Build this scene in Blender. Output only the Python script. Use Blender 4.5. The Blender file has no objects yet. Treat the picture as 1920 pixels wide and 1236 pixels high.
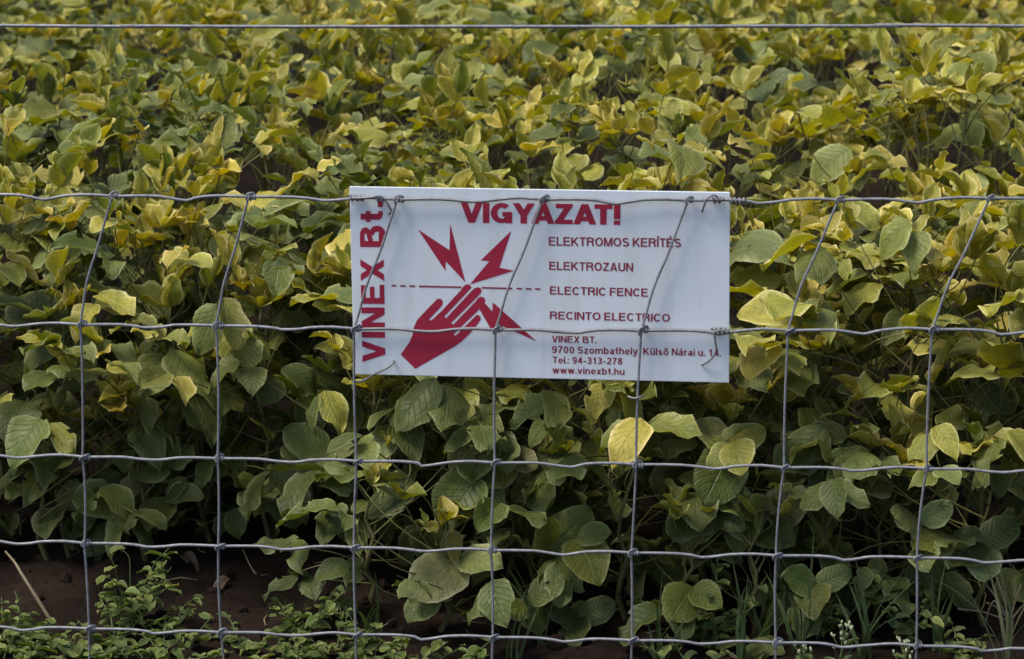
import bpy, bmesh, math, random
import numpy as np
from mathutils import Vector, Matrix, Euler
from mathutils.geometry import tessellate_polygon

random.seed(11)
R = math.radians
scene = bpy.context.scene
COL = scene.collection

# ------------------------------------------------------------------ camera
CAM = Vector((0.0, -2.5, 1.0))
PITCH = math.atan((1.0 - 0.404) / 2.5)
LENS = 84.0
cam_d = bpy.data.cameras.new('camera')
cam_d.lens = LENS
cam_d.sensor_width = 36
cam_d.clip_start = 0.05
cam_d.clip_end = 2000
cam_d.dof.use_dof = True
cam_d.dof.focus_distance = 2.75
cam_d.dof.aperture_fstop = 9.5
cam = bpy.data.objects.new('camera', cam_d)
COL.objects.link(cam)
cam.location = CAM
cam.rotation_euler = (math.pi / 2 - PITCH, 0, 0)
scene.camera = cam

# ------------------------------------------------------------------ sky, sun, exposure
SUN_EL, SUN_AZ = 62.0, -108.0        # azimuth measured from +Y (beyond the field) towards +X
w = bpy.data.worlds.new('World')
scene.world = w
w.use_nodes = True
nt = w.node_tree
bg = nt.nodes['Background']
sky = nt.nodes.new('ShaderNodeTexSky')
sky.sky_type = 'NISHITA'
sky.sun_disc = False
sky.sun_elevation = R(SUN_EL)
sky.sun_rotation = R(SUN_AZ)
sky.air_density = 1.0
sky.dust_density = 2.5
sky.ozone_density = 1.0
nt.links.new(sky.outputs[0], bg.inputs[0])
bg.inputs[1].default_value = 0.125
sun_d = bpy.data.lights.new('sun', 'SUN')
sun_d.energy = 2.1
sun_d.angle = R(18)
sun_d.color = (1.0, 0.95, 0.86)
sun = bpy.data.objects.new('sun', sun_d)
COL.objects.link(sun)
sdir = Vector((math.sin(R(SUN_AZ)) * math.cos(R(SUN_EL)), math.cos(R(SUN_AZ)) * math.cos(R(SUN_EL)), math.sin(R(SUN_EL))))
sun.rotation_euler = (-sdir).to_track_quat('-Z', 'Y').to_euler()
sun.location = (0, 0, 20)

vs = scene.view_settings
scene.display_settings.display_device = 'sRGB'
vs.view_transform = 'Standard'
vs.look = 'None'
vs.gamma = 1
vs.exposure = 0.72
vs.use_curve_mapping = False
scene.cycles.use_denoising = True
scene.cycles.max_bounces = 5
scene.cycles.diffuse_bounces = 3
scene.cycles.transmission_bounces = 4

# ------------------------------------------------------------------ pixel rays -> points in the place
FPX = 1920 * LENS / 36
FWD = Vector((0, math.cos(PITCH), -math.sin(PITCH)))
UPV = Vector((0, math.sin(PITCH), math.cos(PITCH)))


def ray(u, v):
    return (Vector((1, 0, 0)) * ((u - 960) / FPX) + UPV * ((618 - v) / FPX) + FWD)


FA = R(4.4)                        # the fence runs slightly towards the viewer on the right
FN = Vector((math.sin(FA), math.cos(FA), 0))
FT = Vector((math.cos(FA), -math.sin(FA), 0))


def on_fence(u, v, back=0.0):
    d = ray(u, v)
    t = (back - CAM.dot(FN)) / d.dot(FN)
    return CAM + d * t


def on_depth(u, v, y):
    d = ray(u, v)
    return CAM + d * ((y - CAM.y) / d.y)


def on_ground(u, v, z=0.0):
    d = ray(u, v)
    return CAM + d * ((z - CAM.z) / d.z)


# ------------------------------------------------------------------ helpers
def mesh(name, verts, faces, mat=None, smooth=False):
    me = bpy.data.meshes.new(name)
    me.from_pydata([tuple(v) for v in verts], [], faces)
    if smooth:
        me.polygons.foreach_set('use_smooth', [True] * len(me.polygons))
    if mat:
        me.materials.append(mat)
    me.update()
    return me


def link(name, data, parent=None, loc=None, label=None, cat=None, group=None, kind=None):
    o = bpy.data.objects.new(name, data)
    COL.objects.link(o)
    if parent is not None:
        o.parent = parent
    if loc is not None:
        o.location = loc
    if label:
        o['label'] = label
    if cat:
        o['category'] = cat
    if group:
        o['group'] = group
    if kind:
        o['kind'] = kind
    return o


def tube_geo(pts, rad, n=6, cap=True):
    """rad: number or list"""
    pts = [Vector(p) for p in pts]
    k = len(pts)
    rr = rad if isinstance(rad, (list, tuple)) else [rad] * k
    vs_, fs = [], []
    prev = None
    for i, p in enumerate(pts):
        t = (pts[min(i + 1, k - 1)] - pts[max(i - 1, 0)])
        t = t.normalized() if t.length > 1e-9 else Vector((0, 0, 1))
        if prev is None:
            a = t.orthogonal().normalized()
        else:
            a = (prev - t * prev.dot(t))
            a = a.normalized() if a.length > 1e-6 else t.orthogonal().normalized()
        prev = a
        b = t.cross(a)
        for j in range(n):
            th = 2 * math.pi * j / n
            vs_.append(p + (a * math.cos(th) + b * math.sin(th)) * rr[i])
    for i in range(k - 1):
        for j in range(n):
            fs.append((i * n + j, i * n + (j + 1) % n, (i + 1) * n + (j + 1) % n, (i + 1) * n + j))
    if cap:
        fs.append(tuple(range(n - 1, -1, -1)))
        fs.append(tuple(range((k - 1) * n, k * n)))
    return vs_, fs


def join_geo(geos):
    V, F = [], []
    for v, f in geos:
        o = len(V)
        V += list(v)
        F += [tuple(i + o for i in q) for q in f]
    return V, F


def smoothline(pts, per=6):
    """Catmull-Rom through pts"""
    P = [Vector(p) for p in pts]
    out = []
    for i in range(len(P) - 1):
        p0, p1, p2, p3 = P[max(i - 1, 0)], P[i], P[i + 1], P[min(i + 2, len(P) - 1)]
        for s in range(per):
            t = s / per
            out.append(0.5 * ((2 * p1) + (p2 - p0) * t + (2 * p0 - 5 * p1 + 4 * p2 - p3) * t * t + (3 * p1 - p0 - 3 * p2 + p3) * t ** 3))
    out.append(P[-1])
    return out


class NT:
    def __init__(self, mat):
        self.t = mat.node_tree

    def n(self, typ, **kw):
        nd = self.t.nodes.new(typ)
        for k, v in kw.items():
            setattr(nd, k, v)
        return nd

    def l(self, a, b):
        self.t.links.new(a, b)


def new_mat(name):
    m = bpy.data.materials.new(name)
    m.use_nodes = True
    return m, NT(m), m.node_tree.nodes['Principled BSDF']


# ------------------------------------------------------------------ materials
def leaf_material(name, source, trans=0.30, rough=0.48, vein=True):
    """source 'object' (object colour) or an attribute name; UV: u across -1..1, v along 0..1"""
    m, g, b = new_mat(name)
    out = m.node_tree.nodes['Material Output']
    if source == 'object':
        oi = g.n('ShaderNodeObjectInfo')
        col, rnd = oi.outputs['Color'], oi.outputs['Random']
    else:
        at = g.n('ShaderNodeAttribute', attribute_name=source)
        col, rnd = at.outputs['Color'], at.outputs['Alpha']
    uv = g.n('ShaderNodeUVMap')
    sep = g.n('ShaderNodeSeparateXYZ')
    g.l(uv.outputs[0], sep.inputs[0])
    u, v = sep.outputs[0], sep.outputs[1]
    au = g.n('ShaderNodeMath', operation='ABSOLUTE')
    g.l(u, au.inputs[0])
    # mottle, different on every leaf
    off = g.n('ShaderNodeVectorMath', operation='SCALE')
    comb = g.n('ShaderNodeCombineXYZ')
    g.l(rnd, comb.inputs[0]); g.l(rnd, comb.inputs[1]); g.l(rnd, comb.inputs[2])
    g.l(comb.outputs[0], off.inputs[0]); off.inputs['Scale'].default_value = 57.0
    add = g.n('ShaderNodeVectorMath', operation='ADD')
    g.l(uv.outputs[0], add.inputs[0]); g.l(off.outputs[0], add.inputs[1])
    n1 = g.n('ShaderNodeTexNoise'); n1.inputs['Scale'].default_value = 1.7; n1.inputs['Detail'].default_value = 3
    g.l(add.outputs[0], n1.inputs['Vector'])
    n2 = g.n('ShaderNodeTexNoise'); n2.inputs['Scale'].default_value = 9.0; n2.inputs['Detail'].default_value = 4
    g.l(add.outputs[0], n2.inputs['Vector'])
    # yellowing towards the rim and in blotches
    e1 = g.n('ShaderNodeMath', operation='MULTIPLY'); g.l(au.outputs[0], e1.inputs[0]); e1.inputs[1].default_value = 0.42
    e2 = g.n('ShaderNodeMath', operation='ADD'); g.l(e1.outputs[0], e2.inputs[0]); g.l(n1.outputs['Fac'], e2.inputs[1])
    e3 = g.n('ShaderNodeMapRange'); g.l(e2.outputs[0], e3.inputs['Value'])
    e3.inputs['From Min'].default_value = 0.5; e3.inputs['From Max'].default_value = 1.0
    hs = g.n('ShaderNodeHueSaturation'); g.l(col, hs.inputs['Color'])
    hs.inputs['Hue'].default_value = 0.488; hs.inputs['Saturation'].default_value = 0.98; hs.inputs['Value'].default_value = 1.4
    mx = g.n('ShaderNodeMixRGB'); g.l(e3.outputs[0], mx.inputs['Fac']); g.l(col, mx.inputs[1]); g.l(hs.outputs[0], mx.inputs[2])
    # fine mottle
    v2 = g.n('ShaderNodeMapRange'); g.l(n2.outputs['Fac'], v2.inputs['Value'])
    v2.inputs['From Min'].default_value = 0.3; v2.inputs['From Max'].default_value = 0.7
    v2.inputs['To Min'].default_value = 0.8; v2.inputs['To Max'].default_value = 1.2
    mm = g.n('ShaderNodeMixRGB', blend_type='MULTIPLY'); mm.inputs['Fac'].default_value = 1
    g.l(mx.outputs[0], mm.inputs[1]); g.l(v2.outputs[0], mm.inputs[2])
    rim = g.n('ShaderNodeMapRange', interpolation_type='SMOOTHSTEP'); g.l(au.outputs[0], rim.inputs['Value'])  # pale leaf margin, with light caught on curled edges put into its colour
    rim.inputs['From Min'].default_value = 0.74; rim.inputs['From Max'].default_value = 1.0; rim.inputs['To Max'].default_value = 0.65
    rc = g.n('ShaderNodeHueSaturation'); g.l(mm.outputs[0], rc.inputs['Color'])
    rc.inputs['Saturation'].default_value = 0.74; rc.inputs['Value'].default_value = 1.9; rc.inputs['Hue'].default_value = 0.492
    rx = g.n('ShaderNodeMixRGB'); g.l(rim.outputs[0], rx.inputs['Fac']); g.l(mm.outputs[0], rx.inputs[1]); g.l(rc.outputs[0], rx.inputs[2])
    # brown specks on some leaves
    n3 = g.n('ShaderNodeTexNoise'); n3.inputs['Scale'].default_value = 4.5; n3.inputs['Detail'].default_value = 5; n3.inputs['Roughness'].default_value = 0.65
    g.l(add.outputs[0], n3.inputs['Vector'])
    sp3 = g.n('ShaderNodeMapRange'); g.l(n3.outputs['Fac'], sp3.inputs['Value'])
    sp3.inputs['From Min'].default_value = 0.69; sp3.inputs['From Max'].default_value = 0.76; sp3.inputs['To Max'].default_value = 0.8
    bx = g.n('ShaderNodeMixRGB'); g.l(sp3.outputs[0], bx.inputs['Fac']); g.l(rx.outputs[0], bx.inputs[1]); bx.inputs[2].default_value = (0.13, 0.075, 0.028, 1)
    colour = bx.outputs[0]
    if vein:
        # side veins: v*9 - |u|*3.2, midrib at u = 0
        a1 = g.n('ShaderNodeMath', operation='MULTIPLY'); g.l(v, a1.inputs[0]); a1.inputs[1].default_value = 8.0
        a2 = g.n('ShaderNodeMath', operation='MULTIPLY'); g.l(au.outputs[0], a2.inputs[0]); a2.inputs[1].default_value = 2.3
        a3 = g.n('ShaderNodeMath', operation='SUBTRACT'); g.l(a1.outputs[0], a3.inputs[0]); g.l(a2.outputs[0], a3.inputs[1])
        a4 = g.n('ShaderNodeMath', operation='PINGPONG'); g.l(a3.outputs[0], a4.inputs[0]); a4.inputs[1].default_value = 0.5
        sv = g.n('ShaderNodeMapRange', interpolation_type='SMOOTHSTEP'); g.l(a4.outputs[0], sv.inputs['Value'])
        sv.inputs['From Min'].default_value = 0.0; sv.inputs['From Max'].default_value = 0.13
        sv.inputs['To Min'].default_value = 1.0; sv.inputs['To Max'].default_value = 0.0
        mv = g.n('ShaderNodeMapRange', interpolation_type='SMOOTHSTEP'); g.l(au.outputs[0], mv.inputs['Value'])
        mv.inputs['From Min'].default_value = 0.0; mv.inputs['From Max'].default_value = 0.07
        mv.inputs['To Min'].default_value = 1.0; mv.inputs['To Max'].default_value = 0.0
        vm = g.n('ShaderNodeMath', operation='MAXIMUM'); g.l(sv.outputs[0], vm.inputs[0]); g.l(mv.outputs[0], vm.inputs[1])
        vf = g.n('ShaderNodeMath', operation='MULTIPLY'); g.l(vm.outputs[0], vf.inputs[0]); vf.inputs[1].default_value = 0.42
        vc = g.n('ShaderNodeHueSaturation'); g.l(colour, vc.inputs['Color'])
        vc.inputs['Saturation'].default_value = 0.85; vc.inputs['Value'].default_value = 1.5; vc.inputs['Hue'].default_value = 0.49
        mvx = g.n('ShaderNodeMixRGB'); g.l(vf.outputs[0], mvx.inputs['Fac']); g.l(colour, mvx.inputs[1]); g.l(vc.outputs[0], mvx.inputs[2])
        colour = mvx.outputs[0]
        # relief: blade puffs up between veins
        h1 = g.n('ShaderNodeMath', operation='MULTIPLY'); g.l(vm.outputs[0], h1.inputs[0]); h1.inputs[1].default_value = -1.0
        h2 = g.n('ShaderNodeMath', operation='ADD'); g.l(h1.outputs[0], h2.inputs[0]); g.l(n2.outputs['Fac'], h2.inputs[1])
        bp = g.n('ShaderNodeBump'); bp.inputs['Strength'].default_value = 0.55; bp.inputs['Distance'].default_value = 0.0018
        g.l(h2.outputs[0], bp.inputs['Height']); g.l(bp.outputs[0], b.inputs['Normal'])
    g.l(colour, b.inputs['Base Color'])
    b.inputs['Roughness'].default_value = rough
    b.inputs['Specular IOR Level'].default_value = 0.36
    tr = g.n('ShaderNodeBsdfTranslucent')
    tc = g.n('ShaderNodeHueSaturation'); g.l(colour, tc.inputs['Color'])
    tc.inputs['Hue'].default_value = 0.49; tc.inputs['Saturation'].default_value = 1.25; tc.inputs['Value'].default_value = 1.25
    g.l(tc.outputs[0], tr.inputs['Color'])
    ms = g.n('ShaderNodeMixShader'); ms.inputs[0].default_value = trans
    g.l(b.outputs[0], ms.inputs[1]); g.l(tr.outputs[0], ms.inputs[2])
    g.l(ms.outputs[0], out.inputs['Surface'])
    return m


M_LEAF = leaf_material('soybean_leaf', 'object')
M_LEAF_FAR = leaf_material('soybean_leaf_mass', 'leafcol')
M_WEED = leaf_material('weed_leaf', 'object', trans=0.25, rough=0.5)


def plain_material(name, c1, c2, scale, rough, metal=0.0, bump=0.0, spec=0.5, detail=5):
    m, g, b = new_mat(name)
    tcn = g.n('ShaderNodeTexCoord')
    nz = g.n('ShaderNodeTexNoise'); nz.inputs['Scale'].default_value = scale; nz.inputs['Detail'].default_value = detail
    g.l(tcn.outputs['Object'], nz.inputs['Vector'])
    mr = g.n('ShaderNodeMapRange'); g.l(nz.outputs['Fac'], mr.inputs['Value'])
    mr.inputs['From Min'].default_value = 0.3; mr.inputs['From Max'].default_value = 0.7
    mx = g.n('ShaderNodeMixRGB'); g.l(mr.outputs[0], mx.inputs['Fac'])
    mx.inputs[1].default_value = (*c1, 1); mx.inputs[2].default_value = (*c2, 1)
    g.l(mx.outputs[0], b.inputs['Base Color'])
    b.inputs['Roughness'].default_value = rough
    b.inputs['Metallic'].default_value = metal
    b.inputs['Specular IOR Level'].default_value = spec
    if bump:
        bp = g.n('ShaderNodeBump'); bp.inputs['Strength'].default_value = 0.6; bp.inputs['Distance'].default_value = bump
        g.l(nz.outputs['Fac'], bp.inputs['Height']); g.l(bp.outputs[0], b.inputs['Normal'])
    return m


M_STEM = plain_material('soybean_stem', (0.06, 0.06, 0.02), (0.12, 0.10, 0.035), 40, 0.7, spec=0.3)
M_PETIOLE = plain_material('soybean_petiole', (0.075, 0.08, 0.022), (0.15, 0.135, 0.04), 30, 0.65, spec=0.3)
M_WEEDSTEM = plain_material('weed_stem', (0.07, 0.11, 0.03), (0.12, 0.15, 0.05), 60, 0.6, spec=0.3)
M_DRY = plain_material('dry_straw', (0.20, 0.15, 0.09), (0.33, 0.27, 0.17), 60, 0.8, spec=0.2)
M_BUD = plain_material('flower_bud', (0.26, 0.30, 0.13), (0.52, 0.52, 0.34), 150, 0.7, spec=0.3)
M_WIRE = plain_material('galvanised_wire', (0.17, 0.17, 0.18), (0.29, 0.29, 0.305), 160, 0.62, metal=0.4, bump=0.0004)
M_TIE = plain_material('tie_wire', (0.17, 0.17, 0.175), (0.28, 0.28, 0.28), 200, 0.6, metal=0.5)
M_SIGN = plain_material('sign_white_plastic', (0.68, 0.715, 0.745), (0.75, 0.78, 0.81), 9, 0.42, spec=0.4)
M_RED = plain_material('sign_red_print', (0.33, 0.017, 0.045), (0.38, 0.022, 0.055), 30, 0.45, spec=0.35)
M_REDTXT = plain_material('sign_dark_red_print', (0.24, 0.02, 0.045), (0.28, 0.027, 0.055), 30, 0.45, spec=0.35)
M_POST = plain_material('weathered_wood', (0.16, 0.13, 0.10), (0.30, 0.26, 0.21), 18, 0.85, bump=0.004, spec=0.2)

# dull and bright patches and a little rust on the wire
g = NT(M_WIRE); b = M_WIRE.node_tree.nodes['Principled BSDF']
src = b.inputs['Base Color'].links[0].from_socket
tcw = g.n('ShaderNodeTexCoord')
nw = g.n('ShaderNodeTexNoise'); nw.inputs['Scale'].default_value = 28; nw.inputs['Detail'].default_value = 6; nw.inputs['Roughness'].default_value = .7
g.l(tcw.outputs['Object'], nw.inputs['Vector'])
rw = g.n('ShaderNodeMapRange'); g.l(nw.outputs['Fac'], rw.inputs['Value']); rw.inputs['From Min'].default_value = .60; rw.inputs['From Max'].default_value = .72; rw.inputs['To Max'].default_value = .55
xw = g.n('ShaderNodeMixRGB'); g.l(rw.outputs[0], xw.inputs['Fac']); g.l(src, xw.inputs[1]); xw.inputs[2].default_value = (.11, .085, .07, 1)
g.l(xw.outputs[0], b.inputs['Base Color'])
rr_ = g.n('ShaderNodeMapRange'); g.l(nw.outputs['Fac'], rr_.inputs['Value']); rr_.inputs['From Min'].default_value = .3; rr_.inputs['From Max'].default_value = .6; rr_.inputs['To Min'].default_value = .42; rr_.inputs['To Max'].default_value = .75
g.l(rr_.outputs[0], b.inputs['Roughness'])
# thin dust and rain streaks on the sign
g = NT(M_SIGN); b = M_SIGN.node_tree.nodes['Principled BSDF']
src = b.inputs['Base Color'].links[0].from_socket
tcw = g.n('ShaderNodeTexCoord')
mp = g.n('ShaderNodeMapping'); mp.inputs['Scale'].default_value = (55, 1, 7); g.l(tcw.outputs['Object'], mp.inputs['Vector'])
nw = g.n('ShaderNodeTexNoise'); nw.inputs['Scale'].default_value = 1.0; nw.inputs['Detail'].default_value = 6; nw.inputs['Roughness'].default_value = .65
g.l(mp.outputs[0], nw.inputs['Vector'])
n5 = g.n('ShaderNodeTexNoise'); n5.inputs['Scale'].default_value = 420; n5.inputs['Detail'].default_value = 2
g.l(tcw.outputs['Object'], n5.inputs['Vector'])
rw = g.n('ShaderNodeMapRange'); g.l(nw.outputs['Fac'], rw.inputs['Value']); rw.inputs['From Min'].default_value = .48; rw.inputs['From Max'].default_value = .78; rw.inputs['To Max'].default_value = .30
r5 = g.n('ShaderNodeMapRange'); g.l(n5.outputs['Fac'], r5.inputs['Value']); r5.inputs['From Min'].default_value = .66; r5.inputs['From Max'].default_value = .74; r5.inputs['To Max'].default_value = .35
ax_ = g.n('ShaderNodeMath', operation='MAXIMUM'); g.l(rw.outputs[0], ax_.inputs[0]); g.l(r5.outputs[0], ax_.inputs[1])
xw = g.n('ShaderNodeMixRGB'); g.l(ax_.outputs[0], xw.inputs['Fac']); g.l(src, xw.inputs[1]); xw.inputs[2].default_value = (.40, .39, .36, 1)
g.l(xw.outputs[0], b.inputs['Base Color'])

m, g, b = new_mat('soil')
tcn = g.n('ShaderNodeTexCoord')
na = g.n('ShaderNodeTexNoise'); na.inputs['Scale'].default_value = 5; na.inputs['Detail'].default_value = 8
nb = g.n('ShaderNodeTexNoise'); nb.inputs['Scale'].default_value = 60; nb.inputs['Detail'].default_value = 8; nb.inputs['Roughness'].default_value = 0.7
g.l(tcn.outputs['Object'], na.inputs['Vector']); g.l(tcn.outputs['Object'], nb.inputs['Vector'])
ra = g.n('ShaderNodeValToRGB')
ra.color_ramp.elements[0].position = 0.3; ra.color_ramp.elements[0].color = (0.013, 0.0085, 0.006, 1)
ra.color_ramp.elements[1].position = 0.72; ra.color_ramp.elements[1].color = (0.034, 0.021, 0.0145, 1)
g.l(na.outputs['Fac'], ra.inputs[0])
rb = g.n('ShaderNodeMapRange'); g.l(nb.outputs['Fac'], rb.inputs['Value'])
rb.inputs['From Min'].default_value = 0.3; rb.inputs['From Max'].default_value = 0.7; rb.inputs['To Min'].default_value = 0.6; rb.inputs['To Max'].default_value = 1.35
mm = g.n('ShaderNodeMixRGB', blend_type='MULTIPLY'); mm.inputs['Fac'].default_value = 1
g.l(ra.outputs[0], mm.inputs[1]); g.l(rb.outputs[0], mm.inputs[2])
g.l(mm.outputs[0], b.inputs['Base Color'])
b.inputs['Roughness'].default_value = 0.95; b.inputs['Specular IOR Level'].default_value = 0.1
bp = g.n('ShaderNodeBump'); bp.inputs['Strength'].default_value = 0.9; bp.inputs['Distance'].default_value = 0.012
g.l(nb.outputs['Fac'], bp.inputs['Height']); g.l(bp.outputs[0], b.inputs['Normal'])
M_SOIL = m

# ------------------------------------------------------------------ ground
rng = np.random.default_rng(4)


def vnoise(seed):
    tab = np.random.default_rng(seed).random((64, 64))

    def f(x, y):
        xi, yi = np.floor(x).astype(int), np.floor(y).astype(int)
        fx, fy = x - xi, y - yi
        fx, fy = fx * fx * (3 - 2 * fx), fy * fy * (3 - 2 * fy)
        a = tab[xi % 64, yi % 64]; b_ = tab[(xi + 1) % 64, yi % 64]
        c = tab[xi % 64, (yi + 1) % 64]; d = tab[(xi + 1) % 64, (yi + 1) % 64]
        return (a * (1 - fx) + b_ * fx) * (1 - fy) + (c * (1 - fx) + d * fx) * fy - 0.5
    return f


N1, N2, N3 = vnoise(1), vnoise(2), vnoise(3)


def ground_z(x, y):
    x, y = np.asarray(x, float), np.asarray(y, float)
    fade = np.clip((12 - np.hypot(x, y)) / 8, 0, 1)
    return fade * (0.035 * N1(x * 2.5 + 20, y * 2.5 + 20) + 0.03 * N2(x * 11 + 40, y * 11 + 40) + 0.014 * N3(x * 37 + 90, y * 37 + 90)) - 0.005


def axis(lo, hi, step, reach):
    a = list(np.arange(lo, hi + 1e-6, step))
    s, x = step, hi
    while x < reach:
        s *= 1.35; x += s; a.append(x)
    s, x = step, lo
    while x > -reach:
        s *= 1.35; x -= s; a.insert(0, x)
    return np.array(a)


gx, gy = axis(-1.3, 1.3, 0.014, 500), axis(-0.2, 1.5, 0.014, 500)
GX, GY = np.meshgrid(gx, gy)
GZ = ground_z(GX, GY)
nx, ny = len(gx), len(gy)
co = np.stack([GX, GY, GZ], -1).reshape(-1, 3)
idx = np.arange(nx * ny).reshape(ny, nx)
quads = np.stack([idx[:-1, :-1], idx[:-1, 1:], idx[1:, 1:], idx[1:, :-1]], -1).reshape(-1, 4)


def np_mesh(name, co, quads, mat, smooth=True):
    me = bpy.data.meshes.new(name)
    nv, nf = len(co), len(quads)
    k = quads.shape[1]
    me.vertices.add(nv); me.vertices.foreach_set('co', np.ascontiguousarray(co, dtype=np.float32).ravel())
    me.loops.add(nf * k); me.loops.foreach_set('vertex_index', quads.astype(np.int32).ravel())
    me.polygons.add(nf)
    me.polygons.foreach_set('loop_start', np.arange(0, nf * k, k, dtype=np.int32))
    me.polygons.foreach_set('loop_total', np.full(nf, k, dtype=np.int32))
    me.polygons.foreach_set('use_smooth', np.full(nf, smooth))
    me.materials.append(mat)
    me.update(calc_edges=True)
    return me


link('ground', np_mesh('ground', co, quads, M_SOIL), label='dark reddish brown bare soil under the crop', kind='structure')


def gz(x, y):
    return float(ground_z(x, y))


# clods lying on the soil, too many and too small to tell apart
cv, cf = [], []
bm = bmesh.new(); bmesh.ops.create_icosphere(bm, subdivisions=1, radius=1)
ico_v = [v.co.copy() for v in bm.verts]; ico_f = [tuple(v.index for v in f.verts) for f in bm.faces]; bm.free()
for i in range(2600):
    x = random.uniform(-1.3, 1.3); y = random.uniform(0.05, 1.5)
    s = 0.002 + 0.012 * random.random() ** 4
    z = gz(x, y) + s * 0.2
    e = Euler((random.uniform(0, 6), random.uniform(0, 6), random.uniform(0, 6))).to_matrix()
    o = len(cv)
    cv += [Vector((x, y, z)) + e @ Vector((v.x * s * random.uniform(.7, 1.4), v.y * s * random.uniform(.6, 1.2), v.z * s * random.uniform(.5, 1.0))) for v in ico_v]
    cf += [tuple(k + o for k in f) for f in ico_f]
link('soil_clods', mesh('soil_clods', cv, cf, M_SOIL), label='small crumbly clods scattered over the dark soil', cat='soil', kind='stuff')

# ------------------------------------------------------------------ wire fence
KN = {  # knot pixels, row by row: (stay index) -> (u, v)
    'A': [(212, 368), (467, 369), (745, 374), (1018, 374), (1290, 376), (1572, 375), (1855, 372)],
    'B': [(152, 609), (406, 611), (665, 617), (930, 619), (1203, 620), (1478, 620), (1748, 618)],
    'C': [(156, 857), (409, 860), (669, 865), (928, 868), (1193, 871), (1470, 877), (1737, 879)],
    'D': [(159, 1019), (410, 1024), (664, 1027), (921, 1032), (1184, 1037), (1455, 1042), (1719, 1046)],
    'E': [(168, 1179), (415, 1186), (668, 1190), (924, 1195), (1185, 1201), (1455, 1205), (1718, 1211)],
    'F': [(176, 1340), (421, 1345), (670, 1351), (924, 1357), (1186, 1362), (1455, 1368), (1716, 1373)],
}
X_END = 2.05
ROWS = {}
for r, pts in KN.items():
    P = [on_fence(u, v) for u, v in pts]
    row = [(p.dot(FT), p.z) for p in P]
    step = 0.153
    j = random.Random(ord(r))
    while row[0][0] - step > -X_END + 0.05:
        row.insert(0, (row[0][0] - step + j.uniform(-.003, .003), row[0][1] + j.uniform(-.001, .001)))
    while row[-1][0] + step < X_END - 0.02:
        row.append((row[-1][0] + step + j.uniform(-.003, .003), row[-1][1] + j.uniform(-.001, .001)))
    ROWS[r] = row
nst = min(len(v) for v in ROWS.values())


def F3(s, z, back=0.0):
    p = FT * s + FN * back
    return Vector((p.x, p.y, z))


R_LINE, R_STAY = 0.00168, 0.0014
fence = link('wire_fence', None, label='woven galvanised wire fence with square mesh carrying the warning sign', cat='fence', loc=(0, 0, 0))


def line_wire(row, seed):
    jr = random.Random(seed)
    pts = [F3(-X_END, row[0][1])]
    ext = [(-X_END, row[0][1])] + row + [(X_END, row[-1][1])]
    out = []
    for (s0, z0), (s1, z1) in zip(ext[:-1], ext[1:]):
        d = s1 - s0
        prof = [(0.0, 0.0), (0.12, 0.0003), (0.30, 0.0004), (0.42 + jr.uniform(-.03, .03), -0.0014), (0.50 + jr.uniform(-.04, .04), -0.0034 + jr.uniform(-.0013, .0012)),
                (0.60, -0.0018), (0.70 + jr.uniform(-.03, .03), 0.0004), (0.85, 0.0012 + jr.uniform(-.0006, .0008))]
        if d < 0.06:
            prof = [(0.0, 0.0)]
        for t, o in prof:
            out.append(F3(s0 + d * t, z0 + (z1 - z0) * t + o, jr.uniform(-.0004, .0004)))
    out.append(F3(*ext[-1]))
    return smoothline(out, 2)


for i, r in enumerate('ABCDEF'):
    v_, f_ = tube_geo(line_wire(ROWS[r], 50 + i), R_LINE, 8)
    link('line_wire', mesh('line_wire', v_, f_, M_WIRE, True), fence)
# plain wire strained above the mesh
pw = [on_fence(u, v) for u, v in [(0, 48), (240, 49), (480, 50), (720, 50), (960, 50), (1200, 50), (1440, 49), (1680, 49), (1920, 49)]]
row = [(p.dot(FT), p.z) for p in pw]
pts = [F3(-X_END, row[0][1] + .001)] + [F3(s, z) for s, z in row] + [F3(X_END, row[-1][1])]
v_, f_ = tube_geo(smoothline(pts, 10), 0.00185, 8)
link('plain_wire', mesh('plain_wire', v_, f_, M_WIRE, True), fence, label='single plain wire strained above the square mesh')
# stays
order = 'ABCDEF'
offs = {r: (len([1 for s, z in ROWS[r] if s < on_fence(*KN[r][0]).dot(FT) - 0.01])) for r in order}
base_i = min(offs.values())
stays = []
for k in range(-base_i, 40):
    try:
        pts = [ROWS[r][k + offs[r]] for r in order]
    except IndexError:
        break
    stays.append(pts)
for k, pts in enumerate(stays):
    jr = random.Random(300 + k)
    P = []
    for q, ((s0, z0), (s1, z1)) in enumerate(zip(pts[:-1], pts[1:])):
        P.append(F3(s0, z0, -0.0028))
        ds = s1 - s0
        bend = jr.uniform(-.002, .002)
        for t in (0.15, 0.4, 0.65, 0.88):
            bow = 4 * t * (1 - t) * bend
            if q == 0:
                bow += -0.004 * math.sin(t * math.pi) * (1 if t > .5 else .3)
            P.append(F3(s0 + ds * t + bow, z0 + (z1 - z0) * t, -0.0015 + jr.uniform(-.0004, .0004)))
    P.append(F3(*pts[-1], -0.0028))
    v_, f_ = tube_geo(smoothline(P, 4), R_STAY, 7)
    link('stay_wire', mesh('stay_wire', v_, f_, M_WIRE, True), fence)
# knots: a coil of wire gripping the crossing
def coil(turns, length, rad, wire, axis_x=True, n=5, seg=10, wob=0.0, seed=1):
    jr = random.Random(seed)
    P = []
    N = int(turns * seg)
    for i in range(N + 1):
        a = 2 * math.pi * i / seg
        x = -length / 2 + length * i / N + jr.uniform(-wob, wob)
        P.append(Vector((x, math.cos(a) * rad, math.sin(a) * rad)))
    return tube_geo(P, wire, n)


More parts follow.
